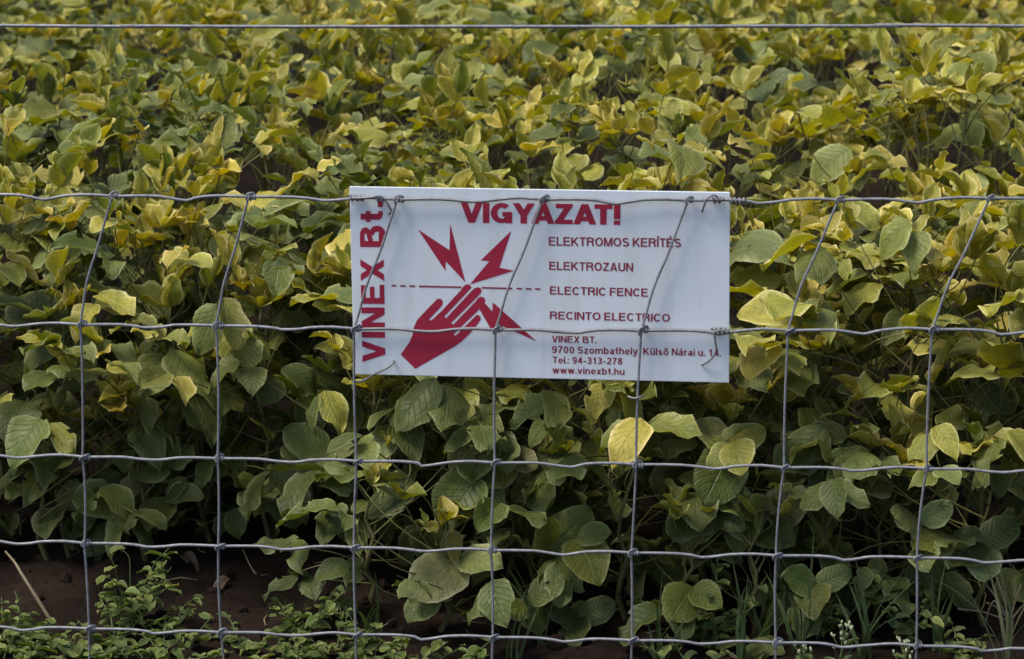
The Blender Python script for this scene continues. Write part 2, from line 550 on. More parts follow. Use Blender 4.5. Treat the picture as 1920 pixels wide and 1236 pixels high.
knots = []
for s in range(9):
    c1 = coil(2.0 + .17 * s, 0.0056 + (s * 5 % 9) * .0005, 0.0030, 0.0013, seed=s, wob=.0003)
    v1 = [v + Vector((0.0042, 0, 0)) for v in c1[0]]
    loop = tube_geo(smoothline([(-0.001, -.003, -.006), (-0.0035, -.0042, -.002), (-.0015, -.0048, .003), (.003, -.0035, .005), (.007, 0.001, .004), (.0085, .002, -.001)], 4), 0.0014, 5)
    V, F = join_geo([(v1, c1[1]), loop])
    knots.append(mesh('knot', V, F, M_WIRE, True))
rotf = Matrix.Rotation(-FA, 4, 'Z')
for k, pts in enumerate(stays):
    for q, (s, z) in enumerate(pts):
        o = link('knot', knots[(k * 5 + q * 7) % 9], fence)
        o.matrix_local = Matrix.Translation(F3(s, z, 0)) @ rotf @ Matrix.Rotation(random.uniform(-.5, .5), 4, 'X') @ Matrix.Rotation(random.uniform(-.2, .2), 4, 'Y') @ Matrix.Scale(random.uniform(.74, .92), 4)
# posts well outside the frame that carry the wires
def post_mesh():
    P = [(0, 0, z) for z in (-.4, 0, .3, .6, .9, 1.12, 1.14)]
    v, f = tube_geo(P, [.055, .055, .054, .053, .051, .050, .044], 14)
    return mesh('fence_post', v, f, M_POST, False)


pm = post_mesh()
for sx in (-X_END, X_END):
    o = link('fence_post', pm, fence, label='weathered round wooden fence post', loc=F3(sx, gz(*F3(sx, 0, .05).xy), 0.055))
    for r in 'ABCDEF':
        z = ROWS[r][0][1] if sx < 0 else ROWS[r][-1][1]
        v_, f_ = tube_geo(smoothline([F3(sx, z + .012, .012), F3(sx, z + .010, -.002), F3(sx, z, -.0045), F3(sx, z - .010, -.002), F3(sx, z - .012, .012)], 3), .0015, 5)
        st = link('staple', mesh('staple', [Vector(v) - o.location for v in v_], f_, M_TIE, True), o)

# ------------------------------------------------------------------ warning sign
SB = 0.0052                         # front face lies this far behind the wire centres
TL, TR, BR, BL = [on_fence(u, v, SB) for u, v in [(655, 350), (1369, 361), (1367, 718), (664, 702)]]
ux = (TR - TL).normalized()
uz = FN.cross(ux).normalized()
if uz.z < 0:
    uz = -uz
uy = FN                              # into the field
sign = link('warning_sign', None, label='white plastic electric fence warning sign with red hand, tied behind the wires', cat='sign', loc=BL)


def L(u, v):                         # pixel -> coordinates on the sign face (x right, z up), origin BL
    p = on_fence(u, v, SB) - BL
    return (p.dot(ux), p.dot(uz))


SM = Matrix((( ux.x, uy.x, uz.x, 0), (ux.y, uy.y, uz.y, 0), (ux.z, uy.z, uz.z, 0), (0, 0, 0, 1)))
sign.matrix_world = Matrix.Translation(BL) @ SM
TH = 0.003
cor = [L(655, 350), L(1369, 361), L(1367, 718), L(664, 702)]
bm = bmesh.new()
# finely divided so that the sheet can be very slightly bowed
NXs, NZs = 24, 12
def bil(a, c):
    top = (cor[0][0] * (1 - a) + cor[1][0] * a, cor[0][1] * (1 - a) + cor[1][1] * a)
    bot = (cor[3][0] * (1 - a) + cor[2][0] * a, cor[3][1] * (1 - a) + cor[2][1] * a)
    return (bot[0] * (1 - c) + top[0] * c, bot[1] * (1 - c) + top[1] * c)
V, F = [], []
for back in (0, 1):
    for jz in range(NZs + 1):
        for ix in range(NXs + 1):
            x, z = bil(ix / NXs, jz / NZs)
            V.append((x, TH * back, z))
W = NXs + 1
S0 = W * (NZs + 1)
for jz in range(NZs):
    for ix in range(NXs):
        a = jz * W + ix
        F.append((a, a + 1, a + W + 1, a + W))
        F.append((S0 + a, S0 + a + W, S0 + a + W + 1, S0 + a + 1))
ring = [ix for ix in range(W)] + [jz * W + NXs for jz in range(1, NZs + 1)] + [NZs * W + ix for ix in range(NXs - 1, -1, -1)] + [jz * W for jz in range(NZs - 1, 0, -1)]
for a, c in zip(ring, ring[1:] + ring[:1]):
    F.append((a, S0 + a, S0 + c, c))
me = mesh('panel', V, F, M_SIGN)
panel = link('panel', me, sign)
bv = panel.modifiers.new('bevel', 'BEVEL'); bv.width = 0.0006; bv.segments = 2; bv.limit_method = 'ANGLE'


def decal(name, polys, mat, label=None, lift=0.00025, step=0.000012):
    """flat print: list of 2-D polygons on the sign face, each a hair above the last"""
    bm = bmesh.new()
    for i, poly in enumerate(polys):
        y = -lift - i * step
        vs_ = [bm.verts.new((x, y, z)) for x, z in poly]
        for tri in tessellate_polygon([[Vector((x, z, 0)) for x, z in poly]]):
            a, b_, c = (vs_[k] for k in tri)
            nrm = (b_.co - a.co).cross(c.co - a.co)
            if nrm.length < 1e-14:
                continue
            try:
                bm.faces.new((a, b_, c) if nrm.y < 0 else (a, c, b_))
            except ValueError:
                pass
    me = bpy.data.meshes.new(name)
    bm.to_mesh(me); bm.free()
    me.materials.append(mat)
    return link(name, me, sign, label=label)


def z1(x, y): return L(640 + x / 4.945, 330 + y / 4.945)
def z2(x, y): return L(640 + x / 4.945, 500 + y / 4.945)


decal('lightning_bolt', [[z1(*p) for p in [(710, 495), (1003, 688), (1008, 440), (1150, 985), (968, 790), (965, 880)]]], M_RED)
decal('lightning_bolt', [[z1(*p) for p in [(1577, 508), (1465, 850), (1602, 878), (1192, 1005), (1372, 790), (1292, 782)]]], M_RED)
hand = [(550, 815), (630, 702), (660, 635), (673, 560), (700, 500), (745, 448), (870, 318), (888, 301), (908, 296), (928, 302), (941, 322), (939, 348), (925, 372), (815, 487), (826, 501), (850, 486), (945, 395),
        (1112, 213), (1135, 180), (1160, 164), (1182, 164), (1200, 178), (1206, 196), (956, 462), (970, 479), (1218, 214), (1240, 197), (1268, 191), (1292, 200), (1300, 222), (1293, 245), (1262, 280), (1226, 316),
        (1020, 522), (1036, 538), (1246, 322), (1268, 290), (1295, 278), (1322, 285), (1336, 308), (1328, 336), (1400, 415), (1405, 330), (1808, 690), (1435, 525), (1402, 606), (1280, 395), (1042, 625), (1058, 642),
        (1232, 470), (1250, 450), (1274, 449), (1292, 468), (1290, 495), (1262, 535), (1185, 625), (1120, 690), (1060, 735), (685, 947)]
decal('hand_emblem', [[z2(*p) for p in hand]], M_RED)


def hbar(x0, x1, h=15):
    def yy(x): return 1017 + (x - 465) * (1049 - 1017) / (1845 - 465)
    return [z1(x0, yy(x0) - h / 2), z1(x1, yy(x1) - h / 2), z1(x1, yy(x1) + h / 2), z1(x0, yy(x0) + h / 2)]


decal('dashed_line', [hbar(a, c) for a, c in [(465, 510), (545, 597), (630, 685), (720, 1114), (1300, 1585), (1625, 1677), (1710, 1765), (1795, 1845)]], M_REDTXT)

# ---- lettering: a plain bold grotesque drawn from strokes (cap height 1)
def arc(cx, cy, rx, ry, a0, a1, n=10):
    return [(cx + rx * math.cos(R(a0 + (a1 - a0) * i / n)), cy + ry * math.sin(R(a0 + (a1 - a0) * i / n))) for i in range(n + 1)]


def glyph(ch, t):
    h = t / 2
    X = 0.73                                   # x height
    def ring_(w, H, y0=0.0): return ('c', arc(w / 2, y0 + H / 2, w / 2 - h, H / 2 - h, 0, 360, 22)[:-1])
    G = None
    acc = {'Á': ('A', 'a'), 'É': ('E', 'a'), 'Í': ('I', 'a'), 'á': ('a', 'a'), 'ü': ('u', 'u'), 'ő': ('o', 'o'), 'é': ('e', 'a')}
    if ch in acc:
        st, wd = glyph(acc[ch][0], t)
        y = 1.06 if ch in 'ÁÉÍ' else 0.80
        c = wd / 2
        k = acc[ch][1]
        if k == 'a': st = st + [('l', [(c - .03, y), (c + .10, y + .19)])]
        if k == 'u': st = st + [('l', [(c - .14, y + .01), (c - .14, y + .17)]), ('l', [(c + .14, y + .01), (c + .14, y + .17)])]
        if k == 'o': st = st + [('l', [(c - .15, y), (c - .06, y + .2)]), ('l', [(c + .06, y), (c + .15, y + .2)])]
        return st, wd
    l = 'l'; d = 'd'                            # l: square ends, d: diagonal cut level at 0 and 1, e: cut at x height
    e = 'e'
    if ch == 'A': G = ([(d, [(.09, 0), (.37, 1)]), (d, [(.65, 0), (.37, 1)]), (l, [(.2, .27), (.54, .27)])], .74)
    elif ch == 'B': G = ([(l, [(h, 0), (h, 1)]), (l, [(h, 1 - h), (.40, 1 - h)] + arc(.40, .755, .2 - h + .05, .245 - h, 90, -90, 8)[1:] + [(h, .51)]), (l, [(.40, .51)] + arc(.42, .255, .27 - h + .02, .255, 90, -90, 8)[1:-1] + [(.40, h), (h, h)])], .71)
    elif ch == 'C': G = ([(l, arc(.37, .5, .37 - h, .5 - h, 42, 318, 18))], .72)
    elif ch == 'E': G = ([(l, [(h, 0), (h, 1)]), (l, [(h, 1 - h), (.62, 1 - h)]), (l, [(h, .52), (.57, .52)]), (l, [(h, h), (.64, h)])], .66)
    elif ch == 'F': G = ([(l, [(h, 0), (h, 1)]), (l, [(h, 1 - h), (.60, 1 - h)]), (l, [(h, .5), (.54, .5)])], .61)
    elif ch == 'G': G = ([(l, arc(.38, .5, .38 - h, .5 - h, 48, 318, 18) + [(.38 + .36 - h, .44)]), (l, [(.40, .45), (.74, .45)]), (l, [(.74 - h, 0), (.74 - h, .45)])], .77)
    elif ch == 'I': G = ([(l, [(h, 0), (h, 1)])], t)
    elif ch == 'K': G = ([(l, [(h, 0), (h, 1)]), (d, [(h, .33), (.60, 1)]), (d, [(.26, .58), (.64, 0)])], .71)
    elif ch == 'L': G = ([(l, [(h, 0), (h, 1)]), (l, [(h, h), (.58, h)])], .60)
    elif ch == 'M': G = ([(l, [(h, 0), (h, 1)]), (l, [(.83 - h, 0), (.83 - h, 1)]), (d, [(h + .02, 1), (.415, 0)]), (d, [(.81 - h, 1), (.415, 0)])], .83)
    elif ch == 'N': G = ([(l, [(h, 0), (h, 1)]), (l, [(.70 - h, 0), (.70 - h, 1)]), (d, [(h + .02, 1), (.68 - h, 0)])], .70)
    elif ch == 'O': G = ([ring_(.76, 1.0)], .76)
    elif ch == 'R': G = ([(l, [(h, 0), (h, 1)]), (l, [(h, 1 - h), (.42, 1 - h)] + arc(.42, .725, .27 - h, .275 - h, 90, -90, 8)[1:] + [(h, .45 + h)]), (l, [(.44, .50), (.56, .40), (.585, .22), (.62, 0)])], .71)
    elif ch == 'S': G = ([(l, arc(.33, .735, .30 - h, .265 - h, 20, 180, 9) + arc(.33, .735, .30 - h, .22, 180, 255, 4)[1:] + [(.33, .51)] + arc(.34, .275, .32 - h, .23, 75, 0, 4) + arc(.34, .275, .32 - h, .275 - h, 0, -160, 9)[1:])], .66)
    elif ch == 'T': G = ([(l, [(.31, 0), (.31, 1)]), (l, [(0, 1 - h), (.62, 1 - h)])], .62)
    elif ch == 'U': G = ([(l, [(h, 1), (h, .32)] + arc(.34, .32, .34 - h, .32 - h, 180, 360, 10)[1:-1] + [(.68 - h, .32), (.68 - h, 1)])], .68)
    elif ch == 'V': G = ([(d, [(.08, 1), (.34, 0)]), (d, [(.60, 1), (.34, 0)])], .68)
    elif ch == 'X': G = ([(d, [(.1, 0), (.59, 1)]), (d, [(.1, 1), (.59, 0)])], .69)
    elif ch == 'Y': G = ([(d, [(.09, 1), (.35, .40)]), (d, [(.61, 1), (.35, .40)]), (l, [(.35, 0), (.35, .46)])], .70)
    elif ch == 'Z': G = ([(l, [(.04, 1 - h), (.60, 1 - h)]), (l, [(.02, h), (.62, h)]), (d, [(.10, .04), (.53, .97)])], .64)
    elif ch == '0': G = ([ring_(.56, 1.0)], .58)
    elif ch == '1': G = ([(l, [(.30, 0), (.30, 1)]), (l, [(.08, .70), (.2, .73), (.28, .86)])], .52)
    elif ch == '2': G = ([(l, arc(.29, .70, .28 - h, .30 - h, 165, -15, 9) + [(.45, .52), (.16, .24), (.12, h)]), (l, [(.02, h), (.56, h)])], .58)
    elif ch == '3': G = ([(l, arc(.28, .74, .25 - h, .26 - h, 165, -80, 10) + [(.2, .53)]), (l, [(.2, .52)] + arc(.28, .27, .28 - h, .25, 80, 0, 4) + arc(.28, .27, .28 - h, .27 - h, 0, -165, 8)[1:])], .58)
    elif ch == '4': G = ([(l, [(.40, 0), (.40, 1)]), (l, [(0.02, .29), (.58, .29)]), (l, [(.38, .93), (.08, .30)])], .6)
    elif ch == '7': G = ([(l, [(.02, 1 - h), (.55, 1 - h)]), (l, [(.48, .93), (.33, .6), (.24, .3), (.21, 0)])], .58)
    elif ch == '8': G = ([('c', arc(.28, .75, .25 - h, .25 - h, 0, 360, 16)[:-1]), ('c', arc(.28, .28, .28 - h, .28 - h, 0, 360, 16)[:-1])], .58)
    elif ch == '9': G = ([('c', arc(.28, .68, .28 - h, .32 - h, 0, 360, 18)[:-1]), (l, [(.56 - h, .68)] + arc(.28, .36, .28 - h, .36 - h, 0, -150, 9))], .58)
    elif ch == 'a': G = ([(l, arc(.27, .50, .24 - h, .23 - h, 160, 15, 7) + [(.50 - h, .45), (.50 - h, 0)]), ('c', arc(.245, .22, .245 - h, .22 - h, 0, 360, 14)[:-1])], .54)
    elif ch == 'b': G = ([(l, [(h, 0), (h, 1)]), ('c', arc(.29, X / 2, .29 - h, X / 2 - h, 0, 360, 16)[:-1])], .60)
    elif ch == 'e': G = ([(l, [(h, .37), (.52, .37)] + arc(.28, X / 2, .28 - h, X / 2 - h, 2, 320, 16))], .57)
    elif ch == 'h': G = ([(l, [(h, 0), (h, 1)]), (l, arc(.28, X - .25, .28 - h, .25 - h, 175, 0, 8) + [(.56 - h, 0)])], .57)
    elif ch == 'i': G = ([(l, [(h, 0), (h, X)]), (l, [(h, .85), (h, 1)])], t)
    elif ch == 'l': G = ([(l, [(h, 0), (h, 1)])], t)
    elif ch == 'm': G = ([(l, [(h, 0), (h, X)]), (l, arc(.26, X - .22, .26 - h, .22 - h, 175, 0, 7) + [(.52 - h, 0)]), (l, arc(.66, X - .22, .26 - h, .22 - h, 175, 0, 7) + [(.92 - h, 0)])], .92)
    elif ch == 'n': G = ([(l, [(h, 0), (h, X)]), (l, arc(.28, X - .25, .28 - h, .25 - h, 175, 0, 8) + [(.56 - h, 0)])], .57)
    elif ch == 'o': G = ([ring_(.59, X)], .59)
    elif ch == 'r': G = ([(l, [(h, 0), (h, X)]), (l, arc(.32, X - .25, .32 - h, .25 - h, 170, 88, 5))], .36)
    elif ch == 's': G = ([(l, arc(.26, .54, .23 - h, .19 - h, 20, 190, 7) + [(.15, .43), (.38, .31)] + arc(.265, .19, .25 - h, .19 - h, 10, -160, 7))], .52)
    elif ch == 't': G = ([(l, [(.17, .95), (.17, .2)] + arc(.17 + .13, .2, .13, .2 - h, 180, 270, 5)[1:] + [(.36, h)]), (l, [(0, X - h), (.36, X - h)])], .37)
    elif ch == 'u': G = ([(l, [(.56 - h, 0), (.56 - h, X)]), (l, [(h, X), (h, .25)] + arc(.28, .25, .28 - h, .25 - h, 180, 355, 8)[1:])], .57)
    elif ch == 'v': G = ([(e, [(.08, X), (.28, 0)]), (e, [(.48, X), (.28, 0)])], .56)
    elif ch == 'w': G = ([(e, [(.08, X), (.23, 0)]), (e, [(.40, X), (.23, 0)]), (e, [(.40, X), (.57, 0)]), (e, [(.72, X), (.57, 0)])], .80)
    elif ch == 'x': G = ([(e, [(.09, 0), (.45, X)]), (e, [(.09, X), (.45, 0)])], .54)
    elif ch == 'y': G = ([(e, [(.08, X), (.29, 0)]), (l, [(.49, X), (.30, .05), (.24, -.14), (.12, -.2), (.04, -.19)])], .57)
    elif ch == 'z': G = ([(l, [(.03, X - h), (.48, X - h)]), (l, [(.02, h), (.5, h)]), (e, [(.09, .03), (.41, X - .03)])], .52)
    elif ch == '.': G = ([(l, [(h, 0), (h, t * 1.05)])], t)
    elif ch == ',': G = ([(l, [(h, 0), (h, t * 1.05)]), (l, [(h + .03, .02), (h - .03, -.16)])], t)
    elif ch == ':': G = ([(l, [(h, 0), (h, t * 1.05)]), (l, [(h, X - t), (h, X)])], t)
    elif ch == '-': G = ([(l, [(.02, .34), (.34, .34)])], .36)
    elif ch == '!': G = ([(l, [(h, 0), (h, t)]), (l, [(h, .28), (h, 1)])], t)
    elif ch == ' ': G = ([], .18)
    return G[0], G[1]


def ribbon(kind, P, t):
    h = t / 2
    out = []
    P = [Vector((*p, 0)) for p in P]
    if kind in 'de':
        dv = (P[1] - P[0]).normalized() * t
        a, b_ = P[0] - dv, P[1] + dv
        nn = Vector((-dv.y, dv.x, 0)).normalized() * h
        poly = [a + nn, b_ + nn, b_ - nn, a - nn]
        lo, hi = 0.0, (1.0 if kind == 'd' else 0.73)
        lo, hi = max(lo, min(P[0].y, P[1].y)), min(hi, max(P[0].y, P[1].y))
        def clip(poly, ins, cut):
            res = []
            for i, p in enumerate(poly):
                q = poly[(i + 1) % len(poly)]
                if ins(p): res.append(p)
                if ins(p) != ins(q): res.append(p + (q - p) * ((cut - p.y) / (q.y - p.y)))
            return res
        poly = clip(poly, lambda p: p.y >= lo - 1e-9, lo)
        poly = clip(poly, lambda p: p.y <= hi + 1e-9, hi)
        return [[(p.x, p.y) for p in poly]]
    n = len(P)
    closed = kind == 'c'
    Lf, Rt = [], []
    for i, p in enumerate(P):
        a = P[i - 1] if (i > 0 or closed) else None
        b_ = P[(i + 1) % n] if (i < n - 1 or closed) else None
        d1 = (p - a).normalized() if a is not None else None
        d2 = (b_ - p).normalized() if b_ is not None else None
        if d1 is None: d1 = d2
        if d2 is None: d2 = d1
        n1 = Vector((-d1.y, d1.x, 0)); n2 = Vector((-d2.y, d2.x, 0))
        mi = (n1 + n2)
        mi = mi.normalized() if mi.length > 1e-6 else n1
        k = h / max(mi.dot(n1), 0.45)
        Lf.append(p + mi * k); Rt.append(p - mi * k)
    m_ = n if closed else n - 1
    for i in range(m_):
        j = (i + 1) % n
        out.append([(q.x, q.y) for q in (Lf[i], Lf[j], Rt[j], Rt[i])])
    return out


KERN = {'YÁ': -.10, 'AT': -.09, 'ZA': -.02, 'ÁZ': -.02, 'GY': -.03, 'KE': -.02, 'LE': -.02, 'XB': .02, 'LY': -.05, 'TÉ': -.03}


def lettering(name, text, p0, p1, cap, t, sp=0.14, mat=M_REDTXT, label=None):
    """text from pixel p0 (left end of baseline) to p1 (right end), cap height in pixels"""
    quads, x = [], 0.0
    polys = []
    for ti, ch in enumerate(text):
        st, wd = glyph(ch, t)
        for si, (k, P) in enumerate(st):
            for poly in ribbon(k, P, t):
                polys.append([(px + x, py) for px, py in poly])
        x += wd + sp
        nxt = text[ti + 1:ti + 2]
        x += KERN.get(ch + nxt, 0)
    x -= sp
    a, b_ = Vector(L(*p0)), Vector(L(*p1))
    ex = (b_ - a)
    per = ex.length / x
    ex.normalize()
    ez = Vector((-ex.y, ex.x))
    capm = cap * (Vector(L(p0[0] + 100, p0[1])) - a).length / 100
    res = [[tuple(a + ex * (qx * per) + ez * (qy * capm)) for qx, qy in poly] for poly in polys]
    return decal(name, res, mat, label, step=0.0000006)


lettering('headline_lettering', 'VIGYÁZAT!', (866, 417.5), (1163, 422), 38.5, .225, .045, M_RED, 'bold red headline VIGYÁZAT!')
lettering('side_lettering', 'VINEX Bt.', (723, 678), (717.5, 377), 43.5, .20, .12, M_RED, 'large red company name running up the side')
lettering('text_line', 'ELEKTROMOS KERÍTÉS', (1029, 460.5), (1277, 463.5), 16.6, .158, .085)
lettering('text_line', 'ELEKTROZAUN', (1030, 506), (1187, 509), 16, .158, .085)
lettering('text_line', 'ELECTRIC FENCE', (1031, 552), (1215, 556.3), 15.6, .158, .085)
lettering('text_line', 'RECINTO ELECTRICO', (1031, 598.5), (1256, 603.5), 15.2, .158, .085)
lettering('address_line', 'VINEX BT.', (1035, 642), (1119, 643.5), 13, .165, .09)
lettering('address_line', '9700 Szombathely, Külső Nárai u. 14.', (1035, 662), (1352, 668), 13.6, .16, .10)
lettering('address_line', 'Tel.: 94-313-278', (1036, 681), (1167, 683.5), 13, .16, .10)
lettering('address_line', 'www.vinexbt.hu', (1036, 700), (1171, 703), 13, .16, .10)

# holes for the ties: small dark eyelets
def tie(label, pts, coils=(), rad=0.00115):
    """pts: (u, v, back) pixel positions on the fence plane; coils: (u, v, length, turns)"""
    base = on_fence(*pts[0][:2])
    geos = []
    P = [on_fence(u, v, bk) - base for u, v, bk in pts]
    geos.append(tube_geo(smoothline(P, 5), rad, 6))
    for u, v, ln, tn in coils:
        c = coil(tn, ln, 0.0031, rad, seed=int(u), wob=.0006)
        o_ = on_fence(u, v) - base
        geos.append(([rotf.to_3x3() @ p + o_ for p in c[0]], c[1]))
    V, F = join_geo(geos)
    return link('wire_tie', mesh('wire_tie', V, F, M_TIE, True), loc=base, label=label, cat='wire tie', group='wire ties holding the sign')


tie('wire tie twisted along the top wire at the upper left sign corner', [(660, 372, -.003), (690, 371, -.0035), (712, 368, -.003), (724, 378, -.002), (731, 390, -.001), (734, 397, .001), (729, 402, .004)], [(668, 371, .016, 3), (712, 373, .010, 2)])
tie('wire tie wound on the top wire beyond the upper right sign corner', [(1345, 369, -.003), (1336, 366, -.004), (1325, 374, -.004), (1321, 384, -.002), (1317, 395, 0.001), (1317, 397, .004)], [(1345, 375, .012, 2.5), (1384, 377, .018, 4)])
tie('wire tie with a hooked tail hanging below the right sign edge wire', [(1362, 620, -.003), (1348, 620, -.0035), (1340, 624, -.004), (1341, 640, -.003), (1343, 655, -.002), (1338, 668, -.001), (1328, 678, .001), (1318, 683, .003), (1316, 684, .005)], [(1352, 620, .020, 4)])
tie('short wire tie bent round the lower left sign corner', [(738, 677, .005), (737, 679, .001), (733, 685, -.001), (722, 692, -.0015), (709, 698, -.001), (700, 703, .002), (690, 709, .006), (676, 716, .003), (664, 716, -.001)])
tie('short bit of tie wire wrapped on a stay below the sign', [(1177, 743, .001), (1184, 746, -.002), (1191, 747, -.004), (1198, 745, -.003), (1206, 743, .001)])

# ------------------------------------------------------------------ leaf shapes (base at origin, blade along +Y, upper face +Z, unit length)
def leaf_shape(seed, width=0.72, tip=0.8, fold=0.25, droop=0.4, wave=0.05, na=9, nc=6, curl=0.0):
    jr = random.Random(seed)
    def hw(t):
        return (max(t, 0) ** 0.52) * (max(1 - t, 0) ** tip)
    mxw = max(hw(i / 60) for i in range(61))
    ph = [jr.uniform(0, 6.3) for _ in range(6)]
    V, UV, F = [], [], []
    side = jr.uniform(-.3, .3)
    lip = jr.uniform(-.25, .35)
    asym = jr.uniform(.92, 1.08)
    for i in range(na + 1):
        t = i / na
        tt = t * t * (3 - 2 * t) * .35 + t * .65
        wd = hw(tt) / mxw * width / 2
        if i in (0, na):
            wd = 0.012
        ang = -droop * tt
        # centre line bent in the YZ plane
        if droop != 0:
            y = math.sin(droop * tt) / droop; z = -(1 - math.cos(droop * tt)) / droop
        else:
            y, z = tt, 0
        for j in range(nc + 1):
            u = -1 + 2 * j / nc
            a = abs(u)
            xx = u * wd * (asym if u > 0 else 1 / asym)
            zz = a * wd * math.sin(fold) + curl * wd * a * a + lip * wd * a ** 5
            rip = wave * a * (math.sin(tt * 9 + ph[0] + (2 if u > 0 else 0)) * .6 + math.sin(tt * 17 + ph[1] + u) * .35)
            rip += 0.026 * math.sin(tt * 13 + u * 4 + ph[2])
            edge = 1 + (0.035 * math.sin(tt * 15 + ph[3] + (1.7 if u > 0 else 0)) if a > .9 else 0)
            V.append((xx * math.cos(fold) * edge + side * math.sin(tt * 2.2) * .25, y + zz * math.sin(-ang) * .4, z + zz + rip * (.25 + tt) * .9))
            UV.append((u, tt))
    W = nc + 1
    for i in range(na):
        for j in range(nc):
            a = i * W + j
            F.append((a, a + 1, a + W + 1, a + W))
    return V, F, UV


def leaf_mesh(name, seed, mat, bites=0, **kw):
    V, F, UV = leaf_shape(seed, **kw)
    if bites:                        # nibbled margins
        jb = random.Random(seed)
        nc = kw.get('nc', 6)
        for _ in range(bites):
            row = jb.randrange(2, len(F) // nc - 1)
            F = [f for f in F if f != tuple([row * nc + row + (0 if _ % 2 else nc - 1) + q for q in (0, 1, nc + 2, nc + 1)])]
    me = mesh(name, V, F, mat, True)
    ul = me.uv_layers.new(name='UVMap')
    for lp in me.loops:
        ul.data[lp.index].uv = UV[lp.vertex_index]
    return me


J = random.Random(77)
MATURE = [leaf_mesh('soybean_leaflet', 100 + i, M_LEAF, bites=(0, 0, 1, 0, 2)[i % 5], width=J.uniform(.62, .82), tip=J.uniform(.62, 1.0), fold=J.uniform(.02, .50), droop=J.uniform(-.2, 1.0), wave=J.uniform(.05, .16), curl=J.uniform(-.3, .15)) for i in range(22)]
FLAT = [leaf_mesh('soybean_leaflet', 160 + i, M_LEAF, width=J.uniform(.70, .86), tip=J.uniform(.5, .75), fold=J.uniform(.0, .18), droop=J.uniform(.1, .4), wave=J.uniform(.025, .06), curl=J.uniform(-.2, .1)) for i in range(8)]
YOUNG = [leaf_mesh('soybean_leaflet', 200 + i, M_LEAF, width=J.uniform(.60, .82), tip=J.uniform(.65, 1.0), fold=J.uniform(.25, .75), droop=J.uniform(-.6, .6), wave=J.uniform(.06, .14), curl=J.uniform(-.2, .3)) for i in range(14)]
def petiole_mesh(seed):
    jr = random.Random(seed)
    sag = jr.uniform(.1, .5); sx = jr.uniform(-.25, .25)
    P = [(sx * math.sin(t * 3), sag * math.sin(t * 3.1), t) for t in [i / 6 for i in range(7)]]
    v, f = tube_geo(P, [.95, .8, .7, .65, .62, .6, .62], 5, cap=False)
    # radius 1 unit is scaled later across; store thin
    c = [Vector(p) for p in P]
    V = []
    for i, p in enumerate(v):
        k = i // 5
        V.append(c[k] + (p - c[k]) * .0021 / .1)
    return mesh('soybean_petiole', V, f, M_PETIOLE, True)


PET = [petiole_mesh(k) for k in range(6)]

# leaf colours (base colours)
C_DARK, C_GREEN, C_PALE = (0.042, 0.060, 0.013), (0.074, 0.098, 0.019), (0.130, 0.152, 0.044)
C_OLIVE, C_YEL, C_GOLD = (0.115, 0.128, 0.021), (0.240, 0.236, 0.034), (0.310, 0.258, 0.038)


def mixc(a, b, t):
    return tuple(x + (y - x) * t for x, y in zip(a, b))


def leaf_colour(jr, up, yel):
    """up 0..1 height on the plant, yel 0..1 how far the plant has turned"""
    k = jr.random()
    y = yel * (0.14 + 1.02 * up ** 1.7) + jr.uniform(-.26, .30)
    if y > .80: c = mixc(C_YEL, C_GOLD, jr.random() ** 1.5)
    elif y > .52: c = mixc(C_OLIVE, C_YEL, (y - .52) / .28)
    elif y > .28: c = mixc(mixc(C_GREEN, C_PALE, k), C_OLIVE, (y - .28) / .24)
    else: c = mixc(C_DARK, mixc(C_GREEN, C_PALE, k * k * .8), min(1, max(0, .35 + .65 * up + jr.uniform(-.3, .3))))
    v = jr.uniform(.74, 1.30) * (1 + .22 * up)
    return tuple(min(1, x * v) for x in c)


def frame(direction, roll, normal_hint=Vector((0, 0, 1))):
    """matrix whose Y axis is direction and whose Z axis is as near the hint as can be, then rolled"""
    y = direction.normalized()
    x = y.cross(normal_hint)
    if x.length < 1e-4:
        x = y.orthogonal()
    x.normalize()
    z = x.cross(y)
    mt = Matrix((x, y, z)).transposed()
    return mt @ Matrix.Rotation(roll, 3, 'Y')


def dirv(az, el):
    return Vector((math.cos(az) * math.cos(el), math.sin(az) * math.cos(el), math.sin(el)))


